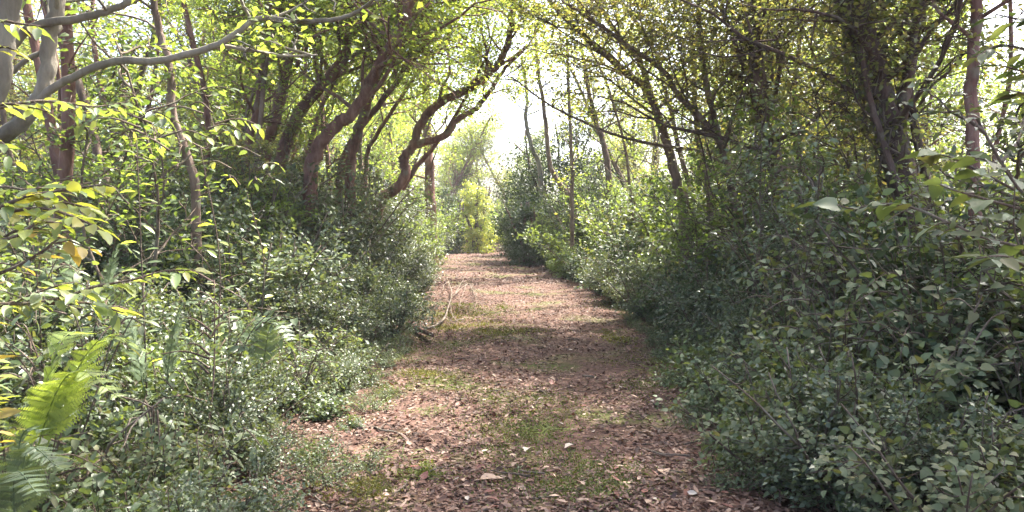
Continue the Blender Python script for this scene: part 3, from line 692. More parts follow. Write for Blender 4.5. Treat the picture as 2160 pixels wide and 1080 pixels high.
while len(mine) < 52:
    y = rng.uniform(6.5, 26); sd = -1 if rng.random() < .55 else 1; l_, r_ = edges(y); o = rng.uniform(1.3, 8.5); x = l_ - o if sd < 0 else r_ + o
    if abs(x) > y * .68 + .8 or any((x - a) ** 2 + (y - b) ** 2 < .9 for a, b in mine): continue
    if sd > 0 and x / y > .5: continue
    if y < 13 and -.36 < x / y < -.1 : continue
    mine.append((x, y)); stand('understory_sapling', UF, UL, int(rng.integers(0, 4)), x, y, rng.uniform(.8, 1.2), 'sapling', 'understory saplings')
for x, y, k in [(3.4, 7.8, 0), (2.5, 8.4, 3), (3.6, 5.3, 3), (3.1, 9.6, 1), (5.0, 10, 2), (2.9, 11.5, 0)]: stand('understory_sapling', UF, UL, k, x, y, .8 + .1 * k, 'sapling', 'understory saplings')
for px, D in [(160, 9), (205, 11), (245, 13), (285, 10), (305, 14), (440, 12), (470, 15), (492, 12.5), (508, 17), (620, 18), (530, 19), (690, 20), (770, 21), (380, 17), (90, 12), (130, 15), (830, 24), (350, 20), (1360, 20), (1500, 17), (1600, 15), (1720, 18), (1820, 14), (1880, 16), (1990, 12), (2100, 14), (1450, 22)]:
    p = at(px, 430, D); stand('pole_tree', PF, PLB, int(rng.integers(0, 4)), p[0], D, rng.uniform(.9, 1.15), 'tree', 'pole trees')

# ------------------------------------------------------------------ plants close by, leaf by leaf
OV = leaf_outline([.0, .1, .17, .2, .19, .15, .09, .0], [0, .1, .24, .4, .56, .72, .86, 1.0], .05, .16)
HT = leaf_outline([.0, .22, .34, .36, .3, .2, .09, .0], [0, -.09, .05, .25, .48, .7, .87, 1.0], .06, .22)
RD = leaf_outline([.0, .2, .36, .42, .4, .3, .15, .0], [0, .03, .17, .38, .6, .8, .94, 1.0], .07, .12)
def leaf_mesh(tpl, mat, name='leaf'):
    return new_mesh(name, tpl[0], tpl[1], mat, True)
LM = dict(ov_yellow=leaf_mesh(OV, M['lf_yellow']), ov_amber=leaf_mesh(OV, M['lf_amber']), ov_green=leaf_mesh(OV, M['lf_herb']), ov_bright=leaf_mesh(OV, M['lf_bright']),
          ov_broad=leaf_mesh(OV, M['lf_broad']), ht_broad=leaf_mesh(HT, M['lf_broad']), ht_herb=leaf_mesh(HT, M['lf_herb']), rd_bright=leaf_mesh(RD, M['lf_bright']), rd_broad=leaf_mesh(RD, M['lf_broad']),
          ov_dark=leaf_mesh(OV, M['lf_dark']), ov_small=leaf_mesh(OV, M['lf_small']))

def put(me, name, parent, p, d, n, s, base):
    d = unit(d); x = unit(np.cross(d, n)); z = np.cross(x, d)
    o = bpy.data.objects.new(name, me)
    o.parent = parent
    q = np.asarray(p) - base
    o.matrix_basis = Matrix(((x[0] * s, d[0] * s, z[0] * s, q[0]), (x[1] * s, d[1] * s, z[1] * s, q[1]), (x[2] * s, d[2] * s, z[2] * s, q[2]), (0, 0, 0, 1)))
    col.objects.link(o)
    return o

def plant(name, label, cat, stems, leaves, size, gap, seed, bark='twig', r=(.008, .003), droop=.25, start=.15, group=None, base=None, tilt=.3, maxleaf=300, stalk=.25, pair=False):
    """stems: world polylines; leaves alternate along each"""
    rng = np.random.default_rng(seed)
    if base is None:
        b = np.asarray(stems[0][0], float)
        base = np.array([b[0], b[1], float(ground(b[0], b[1]))])
    e = empty(name, base, label, cat, group); cnt = 0
    for st in stems:
        P = spline(st, 6); mb = MB(); tube(mb, P, np.linspace(r[0], r[1], len(P)), 5)
        seg = np.linalg.norm(np.diff(P, axis=0), axis=1); cum = np.concatenate([[0], np.cumsum(seg)]); L = cum[-1]
        s, side = L * start + rng.uniform(0, gap), 1
        while s <= L + 1e-6 and cnt < maxleaf:
            k = min(np.searchsorted(cum, s, 'right') - 1, len(seg) - 1); p = P[k] + (P[k + 1] - P[k]) * ((s - cum[k]) / seg[k])
            T = unit(P[k + 1] - P[k]); sd = unit(np.cross(T, (0, 0, 1)) + 1e-4)
            for sg in ((1, -1) if pair else (side,)):
                d = unit(sd * sg * rng.uniform(.7, 1.1) + T * rng.uniform(.35, .8) + rng.normal(0, .2, 3) - np.array([0, 0, droop * rng.uniform(.5, 1.6)]))
                sz = size * rng.uniform(.65, 1.2)
                q = p + d * sz * stalk; tube(mb, [p, (p + q) / 2 + (0, 0, .004), q], .0016, 3)
                n = np.array([0, 0, 1.]) + rng.normal(0, tilt, 3) + sd * sg * .1
                put(LM[leaves[int(rng.integers(0, len(leaves)))]], 'leaf', e, q, d, n, sz, base); cnt += 1
            side = -side; s += gap * rng.uniform(.6, 1.4)
        link('stem', mb.mesh('stem', M[bark], True, base), e)
    return e

def bushy(x, y, h, w, n, seed, lean=(0, 0), sub=2):
    rng = np.random.default_rng(seed); b = np.array([x, y, float(ground(x, y)) - .02]); out = []
    for i in range(n):
        a = i * 2.4 + rng.normal(0, .4); o = rng.uniform(.25, 1)
        tip = b + np.array([math.cos(a) * w * o + lean[0], math.sin(a) * w * o + lean[1], h * rng.uniform(.6, 1.05)])
        mid = b + (tip - b) * .5 + np.array([0, 0, h * .14]) + rng.normal(0, .05, 3)
        st = [b + rng.normal(0, .03, 3) * (1, 1, 0), mid, tip]; out.append(st)
        for j in range(sub):
            t = rng.uniform(.35, .85); q = (b + (mid - b) * t * 2) if t < .5 else mid + (tip - mid) * (t * 2 - 1)
            d = rng.normal(0, 1, 3) * (1, 1, .35); L = w * rng.uniform(.35, .7); out.append([q, q + unit(d) * L * .5 + (0, 0, .04), q + unit(d) * L + (0, 0, -.03)])
    return out

# yellow-green sprays beside the grey trees
def spray(rows, D): return [[at(x, y, D + dd) for x, y, dd in row] for row in rows]
b0 = np.array([-1.95, 2.9, float(ground(-1.95, 2.9))])
plant('yellow_sapling', 'sapling with sunlit yellow-green oval leaves in flat sprays', 'sapling', [
    [b0, b0 + (-.03, 0, .6), at(-90, 560, 2.8), at(-70, 430, 2.8), at(-60, 330, 2.8)]] + spray([
    [(-80, 480, 0), (40, 420, 0), (110, 405, .05), (175, 395, .1), (215, 390, .12)],
    [(-80, 470, 0), (30, 445, 0), (90, 440, 0), (150, 455, -.05), (205, 480, -.05)],
    [(-80, 480, .1), (20, 430, .15), (90, 420, .2), (150, 430, .2), (190, 440, .2)],
    [(-70, 520, -.1), (30, 500, -.1), (80, 470, -.1), (130, 470, -.1)],
    [(-80, 420, .2), (0, 395, .2), (60, 400, .2), (130, 388, .3)]], 2.8),
    ['ov_yellow', 'ov_yellow', 'ov_yellow', 'ov_bright'], .092, .015, 401, droop=.2, start=.3, base=b0, tilt=.35)
b1 = np.array([-2.1, 3.2, float(ground(-2.1, 3.2))])
plant('amber_sapling', 'low sapling with amber-tinted leaves under the yellow-green one', 'sapling', [[b1, b1 + (0, 0, .5), at(-60, 560, 3)]] + spray([
    [(-60, 600, 0), (40, 560, 0), (90, 530, 0), (130, 505, 0), (190, 525, 0)], [(-60, 560, 0), (10, 500, 0), (60, 480, 0), (110, 490, 0)]], 3.),
    ['ov_amber', 'ov_yellow', 'ov_amber', 'ov_bright'], .1, .03, 402, droop=.35, start=.3, base=b1, tilt=.4)
b2 = np.array([-2.3, 3.6, float(ground(-2.3, 3.6))])
plant('yellow_sapling', 'long low bough of yellow-green leaves reaching over the ferns', 'sapling', [[b2, b2 + (0, 0, .5), at(-60, 640, 3.2)]] + spray([
    [(-60, 640, 0), (60, 640, 0), (140, 625, 0), (200, 605, 0), (280, 590, .05), (345, 572, .1), (400, 570, .1)],
    [(-60, 660, 0), (20, 640, 0), (70, 620, 0), (130, 600, 0)], [(100, 640, 0), (190, 640, .1), (260, 660, .1)]], 3.2),
    ['ov_yellow', 'ov_bright', 'ov_yellow', 'ov_green'], .09, .017, 403, droop=.25, start=.2, base=b2)
b3 = np.array([-2.25, 3.3, float(ground(-2.25, 3.3))])
plant('tall_sapling', 'tall sapling with leaf tufts hanging beside the thick grey trunk', 'sapling', [[b3, b3 + (0, 0, 1), at(-60, 300, 3.2), at(-50, 100, 3.2)]] + spray([
    [(-50, 240, 0), (10, 220, 0), (60, 225, 0), (100, 235, 0)], [(-50, 70, 0), (0, 45, 0), (40, 50, 0), (85, 55, 0)], [(-50, 130, 0), (0, 100, 0), (30, 105, 0)],
    [(-50, 340, 0), (0, 300, 0), (30, 340, 0)], [(-50, 240, .2), (60, 215, .3), (120, 215, .4), (200, 225, .5), (270, 215, .5)]], 3.2),
    ['ov_yellow', 'ov_bright', 'ov_yellow'], .08, .022, 404, droop=.3, start=.25, base=b3)
# row of drooping glossy leaves in front of the stand
for i, (cx, cy, D, lab) in enumerate([(320, 230, 5.2, 'slender shrub with drooping glossy leaves under the long grey bough'), (450, 250, 6, 'slender shrub with a flat spray of leaves behind the long grey bough'), (540, 350, 7.5, 'leafy spray standing up from the evergreen bushes by the red trunks')]):
    c = at(cx, cy, D); g = np.array([c[0] - .15, D + .2, float(ground(c[0] - .15, D + .2)) - .02]); rg = np.random.default_rng(420 + i)
    st = [[g, (g + c) / 2 + rg.normal(0, .05, 3), c - (.1, 0, .2)]]
    for j in range(7):
        s = c + rg.normal(0, .1, 3) - (.05, 0, .12); d = np.array([rg.uniform(-1, 1), rg.uniform(-.6, .4), rg.uniform(-.15, .2)]); st.append([s, s + d * .2 + (0, 0, .05), s + d * .4])
    plant('slender_shrub', lab, 'shrub', st, ['ov_green', 'ov_bright', 'ov_yellow', 'ov_small'], .1, .045, 430 + i, droop=.4, start=.25)
# dark-stemmed glossy sapling in the open, with drooping companion
c = at(425, 760, 4.9); g = np.array([c[0], 4.9, float(ground(c[0], 4.9)) - .02]); rg = np.random.default_rng(440)
tip = at(452, 590, 4.9); st = [[g, (g + tip) / 2 + (.03, 0, 0), tip]]
for j in range(11):
    t = rg.uniform(.3, 1); s = g + (tip - g) * t; d = np.array([rg.uniform(-1, 1), rg.uniform(-.7, .5), rg.uniform(0, .4)]); st.append([s, s + d * .13 + (0, 0, .03), s + d * .26])
plant('glossy_sapling', 'upright dark-stemmed sapling with pale glossy leaves among the ferns', 'sapling', st, ['ov_small', 'ov_small', 'ov_bright', 'ov_small'], .06, .03, 441, bark='bark_dark', start=.3, droop=.1)
for i, (x, y, D, lab) in enumerate([(330, 850, 4.4, 'arching plant with long drooping oval leaves beside the glossy sapling'), (470, 950, 4.7, 'low arching plant with drooping leaves near the path edge herbs')]):
    a = at(x, y + 120, D); a[2] = float(ground(a[0], a[1])) - .02; rg = np.random.default_rng(450 + i); st = []
    for j in range(5):
        d = np.array([rg.uniform(-.3, 1), rg.uniform(-.7, .2), 0]) * .45; h = rg.uniform(.3, .55) * (1 - .35 * i)
        st.append([a + rg.normal(0, .02, 3), a + d * .45 + (0, 0, h), a + d + (0, 0, h * .75)])
    plant('arching_herb', lab, 'herb', st, ['ov_green', 'ov_green', 'ov_broad'], .12, .05, 452 + i, start=.35, droop=.5)

for i, (x, y, h, w, lv, sz, lab) in enumerate([(-2.55, 4.5, 1.25, .55, ['ov_green', 'ov_bright', 'ov_broad'], .085, 'leafy green bush beneath the yellow-green sapling'), (-3.2, 5.4, 1.5, .6, ['ov_green', 'ht_broad', 'ov_bright'], .085, 'taller leafy bush in front of the grey trunks'),
        (-2.1, 5.6, .9, .55, ['ht_herb', 'ov_green'], .075, 'low leafy bush between the grey-green ferns'), (-2.2, 3.7, .7, .5, ['ov_broad', 'ht_herb'], .08, 'low broad-leaved bush behind the bright fern'), (-1.75, 6.6, .7, .5, ['ov_small', 'ov_bright'], .06, 'small glossy bush beyond the grey-green ferns')]):
    plant('leafy_bush', lab, 'bush', bushy(x, y, h, w, 10, 460 + i, (0, 0), 2), lv, sz, .055, 470 + i, droop=.3, start=.25, maxleaf=230, tilt=.4, r=(.006, .0025))
# heart-leaved bushes massed opposite
HB = [(2.3, 5.6, 1.3, .6), (2.75, 5.2, 1.6, .65), (3.3, 6.0, 1.9, .7), (2.35, 6.7, 1.6, .6), (3.1, 4.7, 1.3, .6), (3.0, 7.3, 2.1, .7), (2.2, 4.9, .85, .45), (3.9, 6.6, 2.0, .7)]
HL = ['lowest front heart-leaved bush beside the path edge', 'heart-leaved bush with dense dull leaves facing the path', 'tall heart-leaved bush before the thick leaning trunk', 'heart-leaved bush beside the path behind the front one',
      'heart-leaved bush at the corner by the round-leaved seedling', 'tallest heart-leaved bush at the back of the thicket', 'small heart-leaved bush spreading over the path litter', 'heart-leaved bush below the slim trunk against the sky']
for i, (x, y, h, w) in enumerate(HB):
    plant('heart_leaf_bush', HL[i], 'bush', bushy(x, y, h, w, 13, 500 + i, (-.12, -.1), 2), ['ht_broad', 'ht_broad', 'ht_broad', 'ov_broad', 'ht_herb'], .07, .05, 520 + i, droop=.4, start=.16, maxleaf=300, tilt=.45, r=(.007, .0025))
# large-leaved shrub and overhanging bough at the edge
b4 = np.array([2.75, 3.9, float(ground(2.75, 3.9))])
plant('large_leaf_shrub', 'shrub with large pale-backed leaves under the bright sky', 'shrub', [[b4, b4 + (0, 0, .9), at(2150, 520, 3.8), at(2140, 380, 3.8)]] + spray([
    [(2150, 520, 0), (2070, 500, 0), (2000, 470, 0), (1960, 480, 0)], [(2150, 440, 0), (2080, 420, 0), (2010, 400, 0), (1960, 380, .1)], [(2150, 400, 0), (2110, 350, 0), (2050, 330, 0)],
    [(2160, 560, 0), (2120, 540, -.2), (2060, 545, -.3)], [(2140, 400, .2), (2000, 330, .3), (1940, 330, .4)], [(2000, 470, 0), (1930, 440, .1), (1860, 430, .2), (1800, 440, .2), (1760, 430, .3)]], 3.8),
    ['ov_broad', 'ht_broad', 'ov_broad', 'ht_herb'], .14, .04, 541, droop=.2, start=.2, base=b4, tilt=.4)
b5 = np.array([2.75, 3.2, float(ground(2.75, 3.2))])
plant('overhanging_sapling', 'tall sapling with dark oval leaves hanging in front of the bright sky', 'sapling', [[b5, b5 + (.1, 0, 1.3), at(2290, 300, 3.2), at(2260, 60, 3.2), at(2240, -60, 3.2)]] + spray([
    [(2260, 80, 0), (2200, 40, 0), (2150, 40, 0), (2100, 30, 0)], [(2260, 140, 0), (2180, 110, 0), (2110, 95, 0), (2060, 120, 0)], [(2260, 180, 0), (2190, 160, 0), (2120, 140, 0)], [(2260, 200, 0), (2180, 200, 0), (2130, 190, 0)]], 3.2),
    ['ov_dark', 'ov_broad', 'ov_dark'], .09, .018, 542, droop=.15, start=.25, base=b5)
# seedlings at the verge
def seedling(label, x, y, D, n, size, leaf, seed, h=.1, name='seedling'):
    g = at(x, y, D); g[2] = float(ground(g[0], g[1])) + .0; rg = np.random.default_rng(seed); st = []
    for j in range(n):
        a = j * 2.4; d = np.array([math.cos(a), math.sin(a), 0]) * size * rg.uniform(.5, 1.1); st.append([g + rg.normal(0, .004, 3) * (1, 1, 0), g + d * .5 + (0, 0, h * .8), g + d + (0, 0, h * rg.uniform(.7, 1))])
    plant(name, label, 'plant', st, [leaf], size, size * 3, seed, start=.75, r=(.003, .0015), droop=.2, tilt=.25, pair=True)
seedling('round-leaved pale green seedling at the foot of the heart-leaved bushes', 1755, 1078, 4.25, 7, .085, 'rd_bright', 601, .12)
seedling('pointed-leaved bright seedling beside the round-leaved one', 1640, 1070, 4.35, 4, .11, 'ov_bright', 602, .1)
seedling('large-lobed pale leaf pair leaning out of the heart-leaved bushes', 1650, 930, 5.2, 3, .17, 'ht_herb', 603, .42)
seedling('strap-leaved plant arching at the path edge under the bushes', 1590, 1010, 4.9, 4, .17, 'ov_green', 604, .12)
for i, (x, y, lf, lab) in enumerate([(1105, 1000, 'ov_green', 'small green seedling beside the sunlit pale patch on the path'), (1340, 1030, 'rd_broad', 'small grey-green seedling on the litter near the pale tan leaf'), (1215, 1065, 'ov_bright', 'bright green tuft seedling in the mossy middle of the path'),
                                 (1180, 985, 'ov_green', 'tiny green seedling between moss and litter'), (965, 850, 'ov_green', 'small seedling on the litter beside the mossy hump'), (1420, 900, 'ov_green', 'leafy seedling clump at the sunlit path margin')]):
    D = CAM_Z * F / (y - 470); seedling(lab, x, y, D, 6, .05, lf, 610 + i, .05)

# ------------------------------------------------------------------ ferns
def pinna_mesh(mat, nm='pinna', n=12):
    mb = MB(); tube(mb, [(0, 0, 0), (0, .5, .01), (0, 1, -.05)], [.008, .006, .002], 3)
    P, D, N, Sz = [], [], [], []
    for i in range(n):
        t = .06 + .94 * i / n; L = .26 * (1 - t) ** .75 + .04
        for s in (-1, 1):
            ax = unit([s, .42, -.05])
            P.append(np.array([0, t, -.05 * t * t])); D.append(ax); N.append((0, 0, 1)); Sz.append(L)
    scatter(mb, leaf_t7(.2, .03, .12), np.array(P), np.array(D), np.array(N, float), np.array(Sz))
    return mb.mesh(nm, mat)
PIN = dict(b=pinna_mesh(M['lf_fern']), d=pinna_mesh(M['lf_fernd']))
def fern(label, g, fronds, kind, seed):
    """fronds: list of polylines (start at crown g); pinnae in opposite pairs over the outer part"""
    rng = np.random.default_rng(seed); base = np.array([g[0], g[1], float(ground(g[0], g[1]))]); e = empty('fern', base, label, 'fern')
    for fr in fronds:
        P = spline([base] + list(fr), 8); mb = MB(); tube(mb, P, np.linspace(.005, .0015, len(P)), 4)
        f = link('frond', mb.mesh('frond', M['lf_fern'] if kind == 'b' else M['lf_fernd'], True, base), e)
        seg = np.linalg.norm(np.diff(P, axis=0), axis=1); cum = np.concatenate([[0], np.cumsum(seg)]); L = cum[-1]; n = 12
        for i in range(n + 1):
            t = .5 + .5 * i / n; s = min(t * L, L - 1e-4); k = min(np.searchsorted(cum, s, 'right') - 1, len(seg) - 1)
            p = P[k] + (P[k + 1] - P[k]) * ((s - cum[k]) / seg[k]); T = unit(P[k + 1] - P[k]); sd = unit(np.cross(T, (0, 0, 1)) + 1e-4)
            z = unit(np.cross(sd, T)); sz = L * .125 * (1 - (i / n)) ** .75 + .03
            for sg in ((-1, 1) if i < n else (0,)):
                d = unit(sd * sg + T * (.45 if sg else 1) + rng.normal(0, .06, 3)); o = put(PIN[kind], 'pinna', f, p, d, z + rng.normal(0, .12, 3), sz * rng.uniform(.9, 1.1), base)
def frond_px(x0, y0, x1, y1, D, arch=60, dD=0): return [at((x0 + x1) / 2 - 10, (y0 + y1) / 2 - arch, D), at(x1, y1, D + dD)]
gA = at(10, 980, 3.6)
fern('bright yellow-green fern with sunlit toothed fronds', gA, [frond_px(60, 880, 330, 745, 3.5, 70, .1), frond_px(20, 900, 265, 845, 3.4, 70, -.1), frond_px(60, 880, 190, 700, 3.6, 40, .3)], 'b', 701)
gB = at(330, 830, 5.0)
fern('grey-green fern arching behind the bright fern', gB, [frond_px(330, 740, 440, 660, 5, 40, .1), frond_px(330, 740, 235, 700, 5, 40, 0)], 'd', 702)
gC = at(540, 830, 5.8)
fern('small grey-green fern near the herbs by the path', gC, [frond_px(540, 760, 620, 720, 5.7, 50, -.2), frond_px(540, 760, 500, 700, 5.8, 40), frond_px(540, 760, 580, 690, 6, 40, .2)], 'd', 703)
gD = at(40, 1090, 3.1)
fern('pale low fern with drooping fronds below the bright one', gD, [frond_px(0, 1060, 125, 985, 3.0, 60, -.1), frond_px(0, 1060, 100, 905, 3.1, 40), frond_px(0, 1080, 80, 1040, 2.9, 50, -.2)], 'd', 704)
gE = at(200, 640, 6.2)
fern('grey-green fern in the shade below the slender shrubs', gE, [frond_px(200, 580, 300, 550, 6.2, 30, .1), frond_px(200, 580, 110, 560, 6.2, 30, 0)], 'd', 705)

# ------------------------------------------------------------------ moss, litter, sticks
def moss(label, x, y, rx, ry, n, mat, seed, size=.016):
    D = CAM_Z * F / (y - 470); c = at(x, y, D); rng = np.random.default_rng(seed); wx = rx / F * D; wy = ry * D * D / (CAM_Z * F)
    k = 14; cc = rng.normal(0, .62, (k, 2)) * (wx, wy); pk = rng.integers(0, k, n); pk = np.minimum(pk, rng.integers(0, k, n))
    Q = cc[pk] + rng.standard_t(3, (n, 2)) * .24 * (wx, wy) + c[:2]
    P = np.stack([Q[:, 0], Q[:, 1], ground(Q[:, 0], Q[:, 1]) + .012 + rng.uniform(0, .022, n)], -1)
    mb = MB(); scatter(mb, TQ, P, rng.normal(0, 1, (n, 3)) + (0, 0, .5), rng.normal(0, .6, (n, 3)) + (0, 0, .8), size * rng.uniform(.6, 1.4, n))
    b = np.array([c[0], c[1], float(ground(c[0], c[1]))])
    tag(link('moss_patch', mb.mesh('moss_patch', mat, False, b), None, b), label, 'moss')
MO = [(770, 1058, 60, 40, 2600, 'moss_y', 'bright yellow moss cushion at the path edge'), (895, 735, 95, 45, 4200, 'moss', 'wide green moss patch below the fallen dead branch'), (1080, 708, 60, 12, 1800, 'moss_y', 'thin yellowish moss strip across the path'),
      (900, 802, 55, 14, 1600, 'moss_y', 'small yellowish moss strip by the path edge herbs'), (812, 836, 28, 12, 900, 'moss', 'small round green moss tuft near the path edge'), (1140, 890, 150, 75, 6500, 'moss', 'large faint green moss patch in the middle of the path'),
      (945, 680, 80, 20, 2600, 'moss_y', 'sunlit yellow moss beside the fallen dead branch'), (1300, 718, 30, 10, 700, 'moss_y', 'little yellow moss spot near the dark bushes'), (1385, 770, 60, 18, 1500, 'moss_y', 'yellowish moss where the path meets the heart-leaved bushes'),
      (1370, 820, 70, 26, 1500, 'moss', 'pale moss in the sunlit margin of the path'), (1010, 655, 50, 14, 1500, 'moss', 'moss patch beyond the fallen dead branch'), (1180, 1000, 170, 60, 5200, 'moss', 'mossy turf among litter close to the small seedlings'),
      (980, 560, 90, 10, 3000, 'moss_y', 'long sunny moss stretch where the path narrows'), (880, 1010, 50, 22, 900, 'moss', 'thin moss near the forked stick'), (1290, 640, 60, 10, 900, 'moss', 'thin moss beside the dark bushes')]
for i, (x, y, rx, ry, n, m, lab) in enumerate(MO): moss(lab, x, y, rx, ry, n, M[m], 800 + i, .016 if y > 720 else .026)

LC = leaf_t7(.27, .12, .1)
LC2 = (np.array([[0, 0, .02], [0, .5, -.02], [0, 1, .16], [-.26, .3, .16], [-.2, .68, .2], [.3, .28, .05], [.22, .66, .1]], float), LC[1])
LC3 = (np.array([[0, 0, 0], [0, .5, .1], [0, 1, -.02], [-.24, .28, -.02], [-.18, .66, -.01], [.24, .28, -.02], [.18, .66, -.01]], float), LC[1])
rng = np.random.default_rng(900)
def litter_pts(n, y0, y1, pw, out, seed):
    rg = np.random.default_rng(seed); y = y0 + (y1 - y0) * rg.random(n) ** pw; l_, r_ = edges(y); t = rg.beta(1.15, 1.15, n)
    x = (l_ - out) * (1 - t) + (r_ + out) * t
    keep = np.sin(2.1 * x + .7 * y) * np.sin(1.4 * y - 1.1 * x) + .5 * np.sin(5.3 * x + 2.2 * y) * np.sin(3.1 * y) + rg.normal(0, .45, n) > -.6
    x, y = x[keep], y[keep]
    return np.stack([x, y, ground(x, y) + .013 + np.abs(rg.normal(0, .008, len(x)))], -1)
for nm, n, y0, y1, pw, out, sz, sd in [('leaf_litter', 62000, 3.2, 22, 1.7, .6, .038, 901), ('leaf_litter', 16000, 20, 50, 1.3, 1., .07, 902)]:
    mb = MB(); P = litter_pts(n, y0, y1, pw, out, sd)
    for k, tp in enumerate((LC, LC2, LC3)):
        Q = P[k::3]; m = len(Q)
        scatter(mb, tp, Q, rng.normal(0, 1, (m, 3)) * (1, 1, .18), rng.normal(0, .3, (m, 3)) + (0, 0, 1), sz * rng.uniform(.5, 1.35, m))
    tag(link(nm, mb.mesh(nm, M['litter'])), 'dry reddish-brown fallen leaves carpeting the path', 'leaf litter', kind='stuff')
# larger single fallen leaves, lying on top
FL = [('litter_tan', 'pale tan fallen leaf lying on the path litter', .055), ('litter', 'large brown fallen leaf curled on the path litter', .065), ('litter_pale', 'bleached grey fallen leaf lying on the path litter', .05), ('litter_red', 'rust-red fallen leaf lying on the path litter', .07)]
FM = {(m, k): new_mesh('fallen_leaf', tp[0], tp[1], M[m]) for m, _, _ in FL for k, tp in enumerate((LC, LC2, LC3))}
P = litter_pts(420, 4.2, 10.5, 1.5, .1, 903)[:290]
for p in P:
    j = int(rng.choice(4, p=[.3, .42, .06, .22])); m, lab, s = FL[j]; s = s * rng.uniform(.7, 1.25)
    o = link('fallen_leaf', FM[(m, int(rng.integers(0, 3)))], None, p + (0, 0, .014))
    o.rotation_euler = (rng.normal(0, .25), rng.normal(0, .25), rng.uniform(0, 6.28)); o.scale = (s, s * 1.0, s)
    tag(o, lab, 'leaf', lab.split(' lying')[0].split(' curled')[0] + 's on the path')
for x, y, s, lab in [(1398, 1012, .12, 'largest pale tan leaf lying flat beside the grey-green seedling'), (1010, 1025, .13, 'large pale pinkish leaf near the mossy turf'), (1215, 945, .12, 'crumpled grey-white leaf in the middle of the path'), (1115, 955, .1, 'leaf with a sun spot put into its white colour on the green moss')]:  # white leaf on the moss: a sun spot painted as leaf colour
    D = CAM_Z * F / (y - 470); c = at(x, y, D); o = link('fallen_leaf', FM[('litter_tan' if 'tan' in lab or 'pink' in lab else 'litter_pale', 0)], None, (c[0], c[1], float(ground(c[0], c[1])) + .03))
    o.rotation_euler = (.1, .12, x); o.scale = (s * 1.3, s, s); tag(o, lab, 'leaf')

def stick(name, label, rows, mat, cat='stick', parts='stick', lift=.02):
    b = None; e = None
    for i, (pts, r0, r1) in enumerate(rows):
        P = []
        for x, y, h in pts:
            D = CAM_Z * F / (y - 470); c = at(x, y, D); P.append((c[0], c[1], float(ground(c[0], c[1])) + lift + h))
        P = spline(P, 5); mb = MB(); tube(mb, P, np.linspace(r0, r1, len(P)), 6, np.random.default_rng(i), .08)
        if b is None: b = P[0].copy(); b[2] = float(ground(b[0], b[1])); e = empty(name, b, label, cat)
        link('stem' if i == 0 else 'twig', mb.mesh(parts, M[mat], True, b), e)
    return e
stick('forked_stick', 'pale forked stick lying on the litter near the path edge herbs', [([(755, 918, 0), (790, 916, 0), (805, 924, .01), (835, 924, 0), (860, 934, 0)], .011, .005), ([(800, 922, .01), (815, 914, .02), (830, 918, .0)], .006, .003)], 'dead')
stick('thin_stick', 'thin brown stick lying at the sunlit margin of the path', [([(1440, 895, 0), (1470, 902, .01), (1530, 905, .03)], .009, .004)], 'dead')
stick('thin_stick', 'short dark stick in the middle of the reddish litter', [([(1230, 800, 0), (1245, 804, .005), (1262, 806, 0)], .012, .008)], 'bark_brown')
# short broken twigs strewn on the litter
TW = []
for i in range(3):
    rg = np.random.default_rng(940 + i); mb = MB(); P = grow_path((0, 0, 0), (1, 0, 0), 1, 5, rg, 0, .16); P[:, 2] *= .15; tube(mb, P, np.linspace(.03, .014, 6), 5, rg, .1); q = grow_path(P[2 + i % 2], (.6, .8 - 1.6 * (i % 2), .1), .35, 3, rg, 0, .2); q[:, 2] *= .3; tube(mb, q, np.linspace(.016, .008, 4), 4); TW.append([mb.mesh('fallen_twig', M[k]) for k in ('twig', 'dead')])
for p in litter_pts(160, 4.2, 16, 1.4, .3, 945)[:70]:
    j = int(rng.integers(0, 2)); o = link('fallen_twig', TW[int(rng.integers(0, 3))][j], None, p + (0, 0, .012)); sz = rng.uniform(.1, .28); o.scale = (sz, sz, sz); o.rotation_euler = (0, rng.normal(0, .05), rng.uniform(0, 6.28))
    tag(o, ('short dark broken twig', 'short pale broken twig')[j] + ' lying on the path litter', 'twig', ('dark', 'pale')[j] + ' broken twigs on the path')
# fallen dead branch
D = 13.6
def fb(rows): return [[at(x, y + 34, CAM_Z * F / (y + 34 + 10 - 470) + d * .3) for x, y, d in r] for r in rows]
e = None
g0 = at(880, 662, D); bz = np.array([g0[0], D, float(ground(g0[0], D))]); e = empty('fallen_branch', bz, 'bleached dead branch with a fan of bare twigs fallen at the path edge', 'branch')
rg = np.random.default_rng(950)
def low(P):
    P = np.array(P); P[:, 2] = np.maximum(P[:, 2], ground(P[:, 0], P[:, 1]) + .02); return P
mb = MB(); tube(mb, low(spline(fb([[(872, 655, 0), (905, 658, 0), (935, 640, 0), (945, 615, 0), (953, 585, 0), (946, 560, 0)]])[0])), np.linspace(.026, .008, 31), 8, rg, .06)
link('stem', mb.mesh('stem', M['dead'], True, bz), e)
mb = MB(); tube(mb, low(spline(fb([[(866, 648, -.4), (885, 660, -.5), (912, 672, -.6)]])[0])), np.linspace(.05, .03, 13), 8, rg, .1)
link('broken_end', mb.mesh('broken_end', M['bark_red'], True, bz), e)
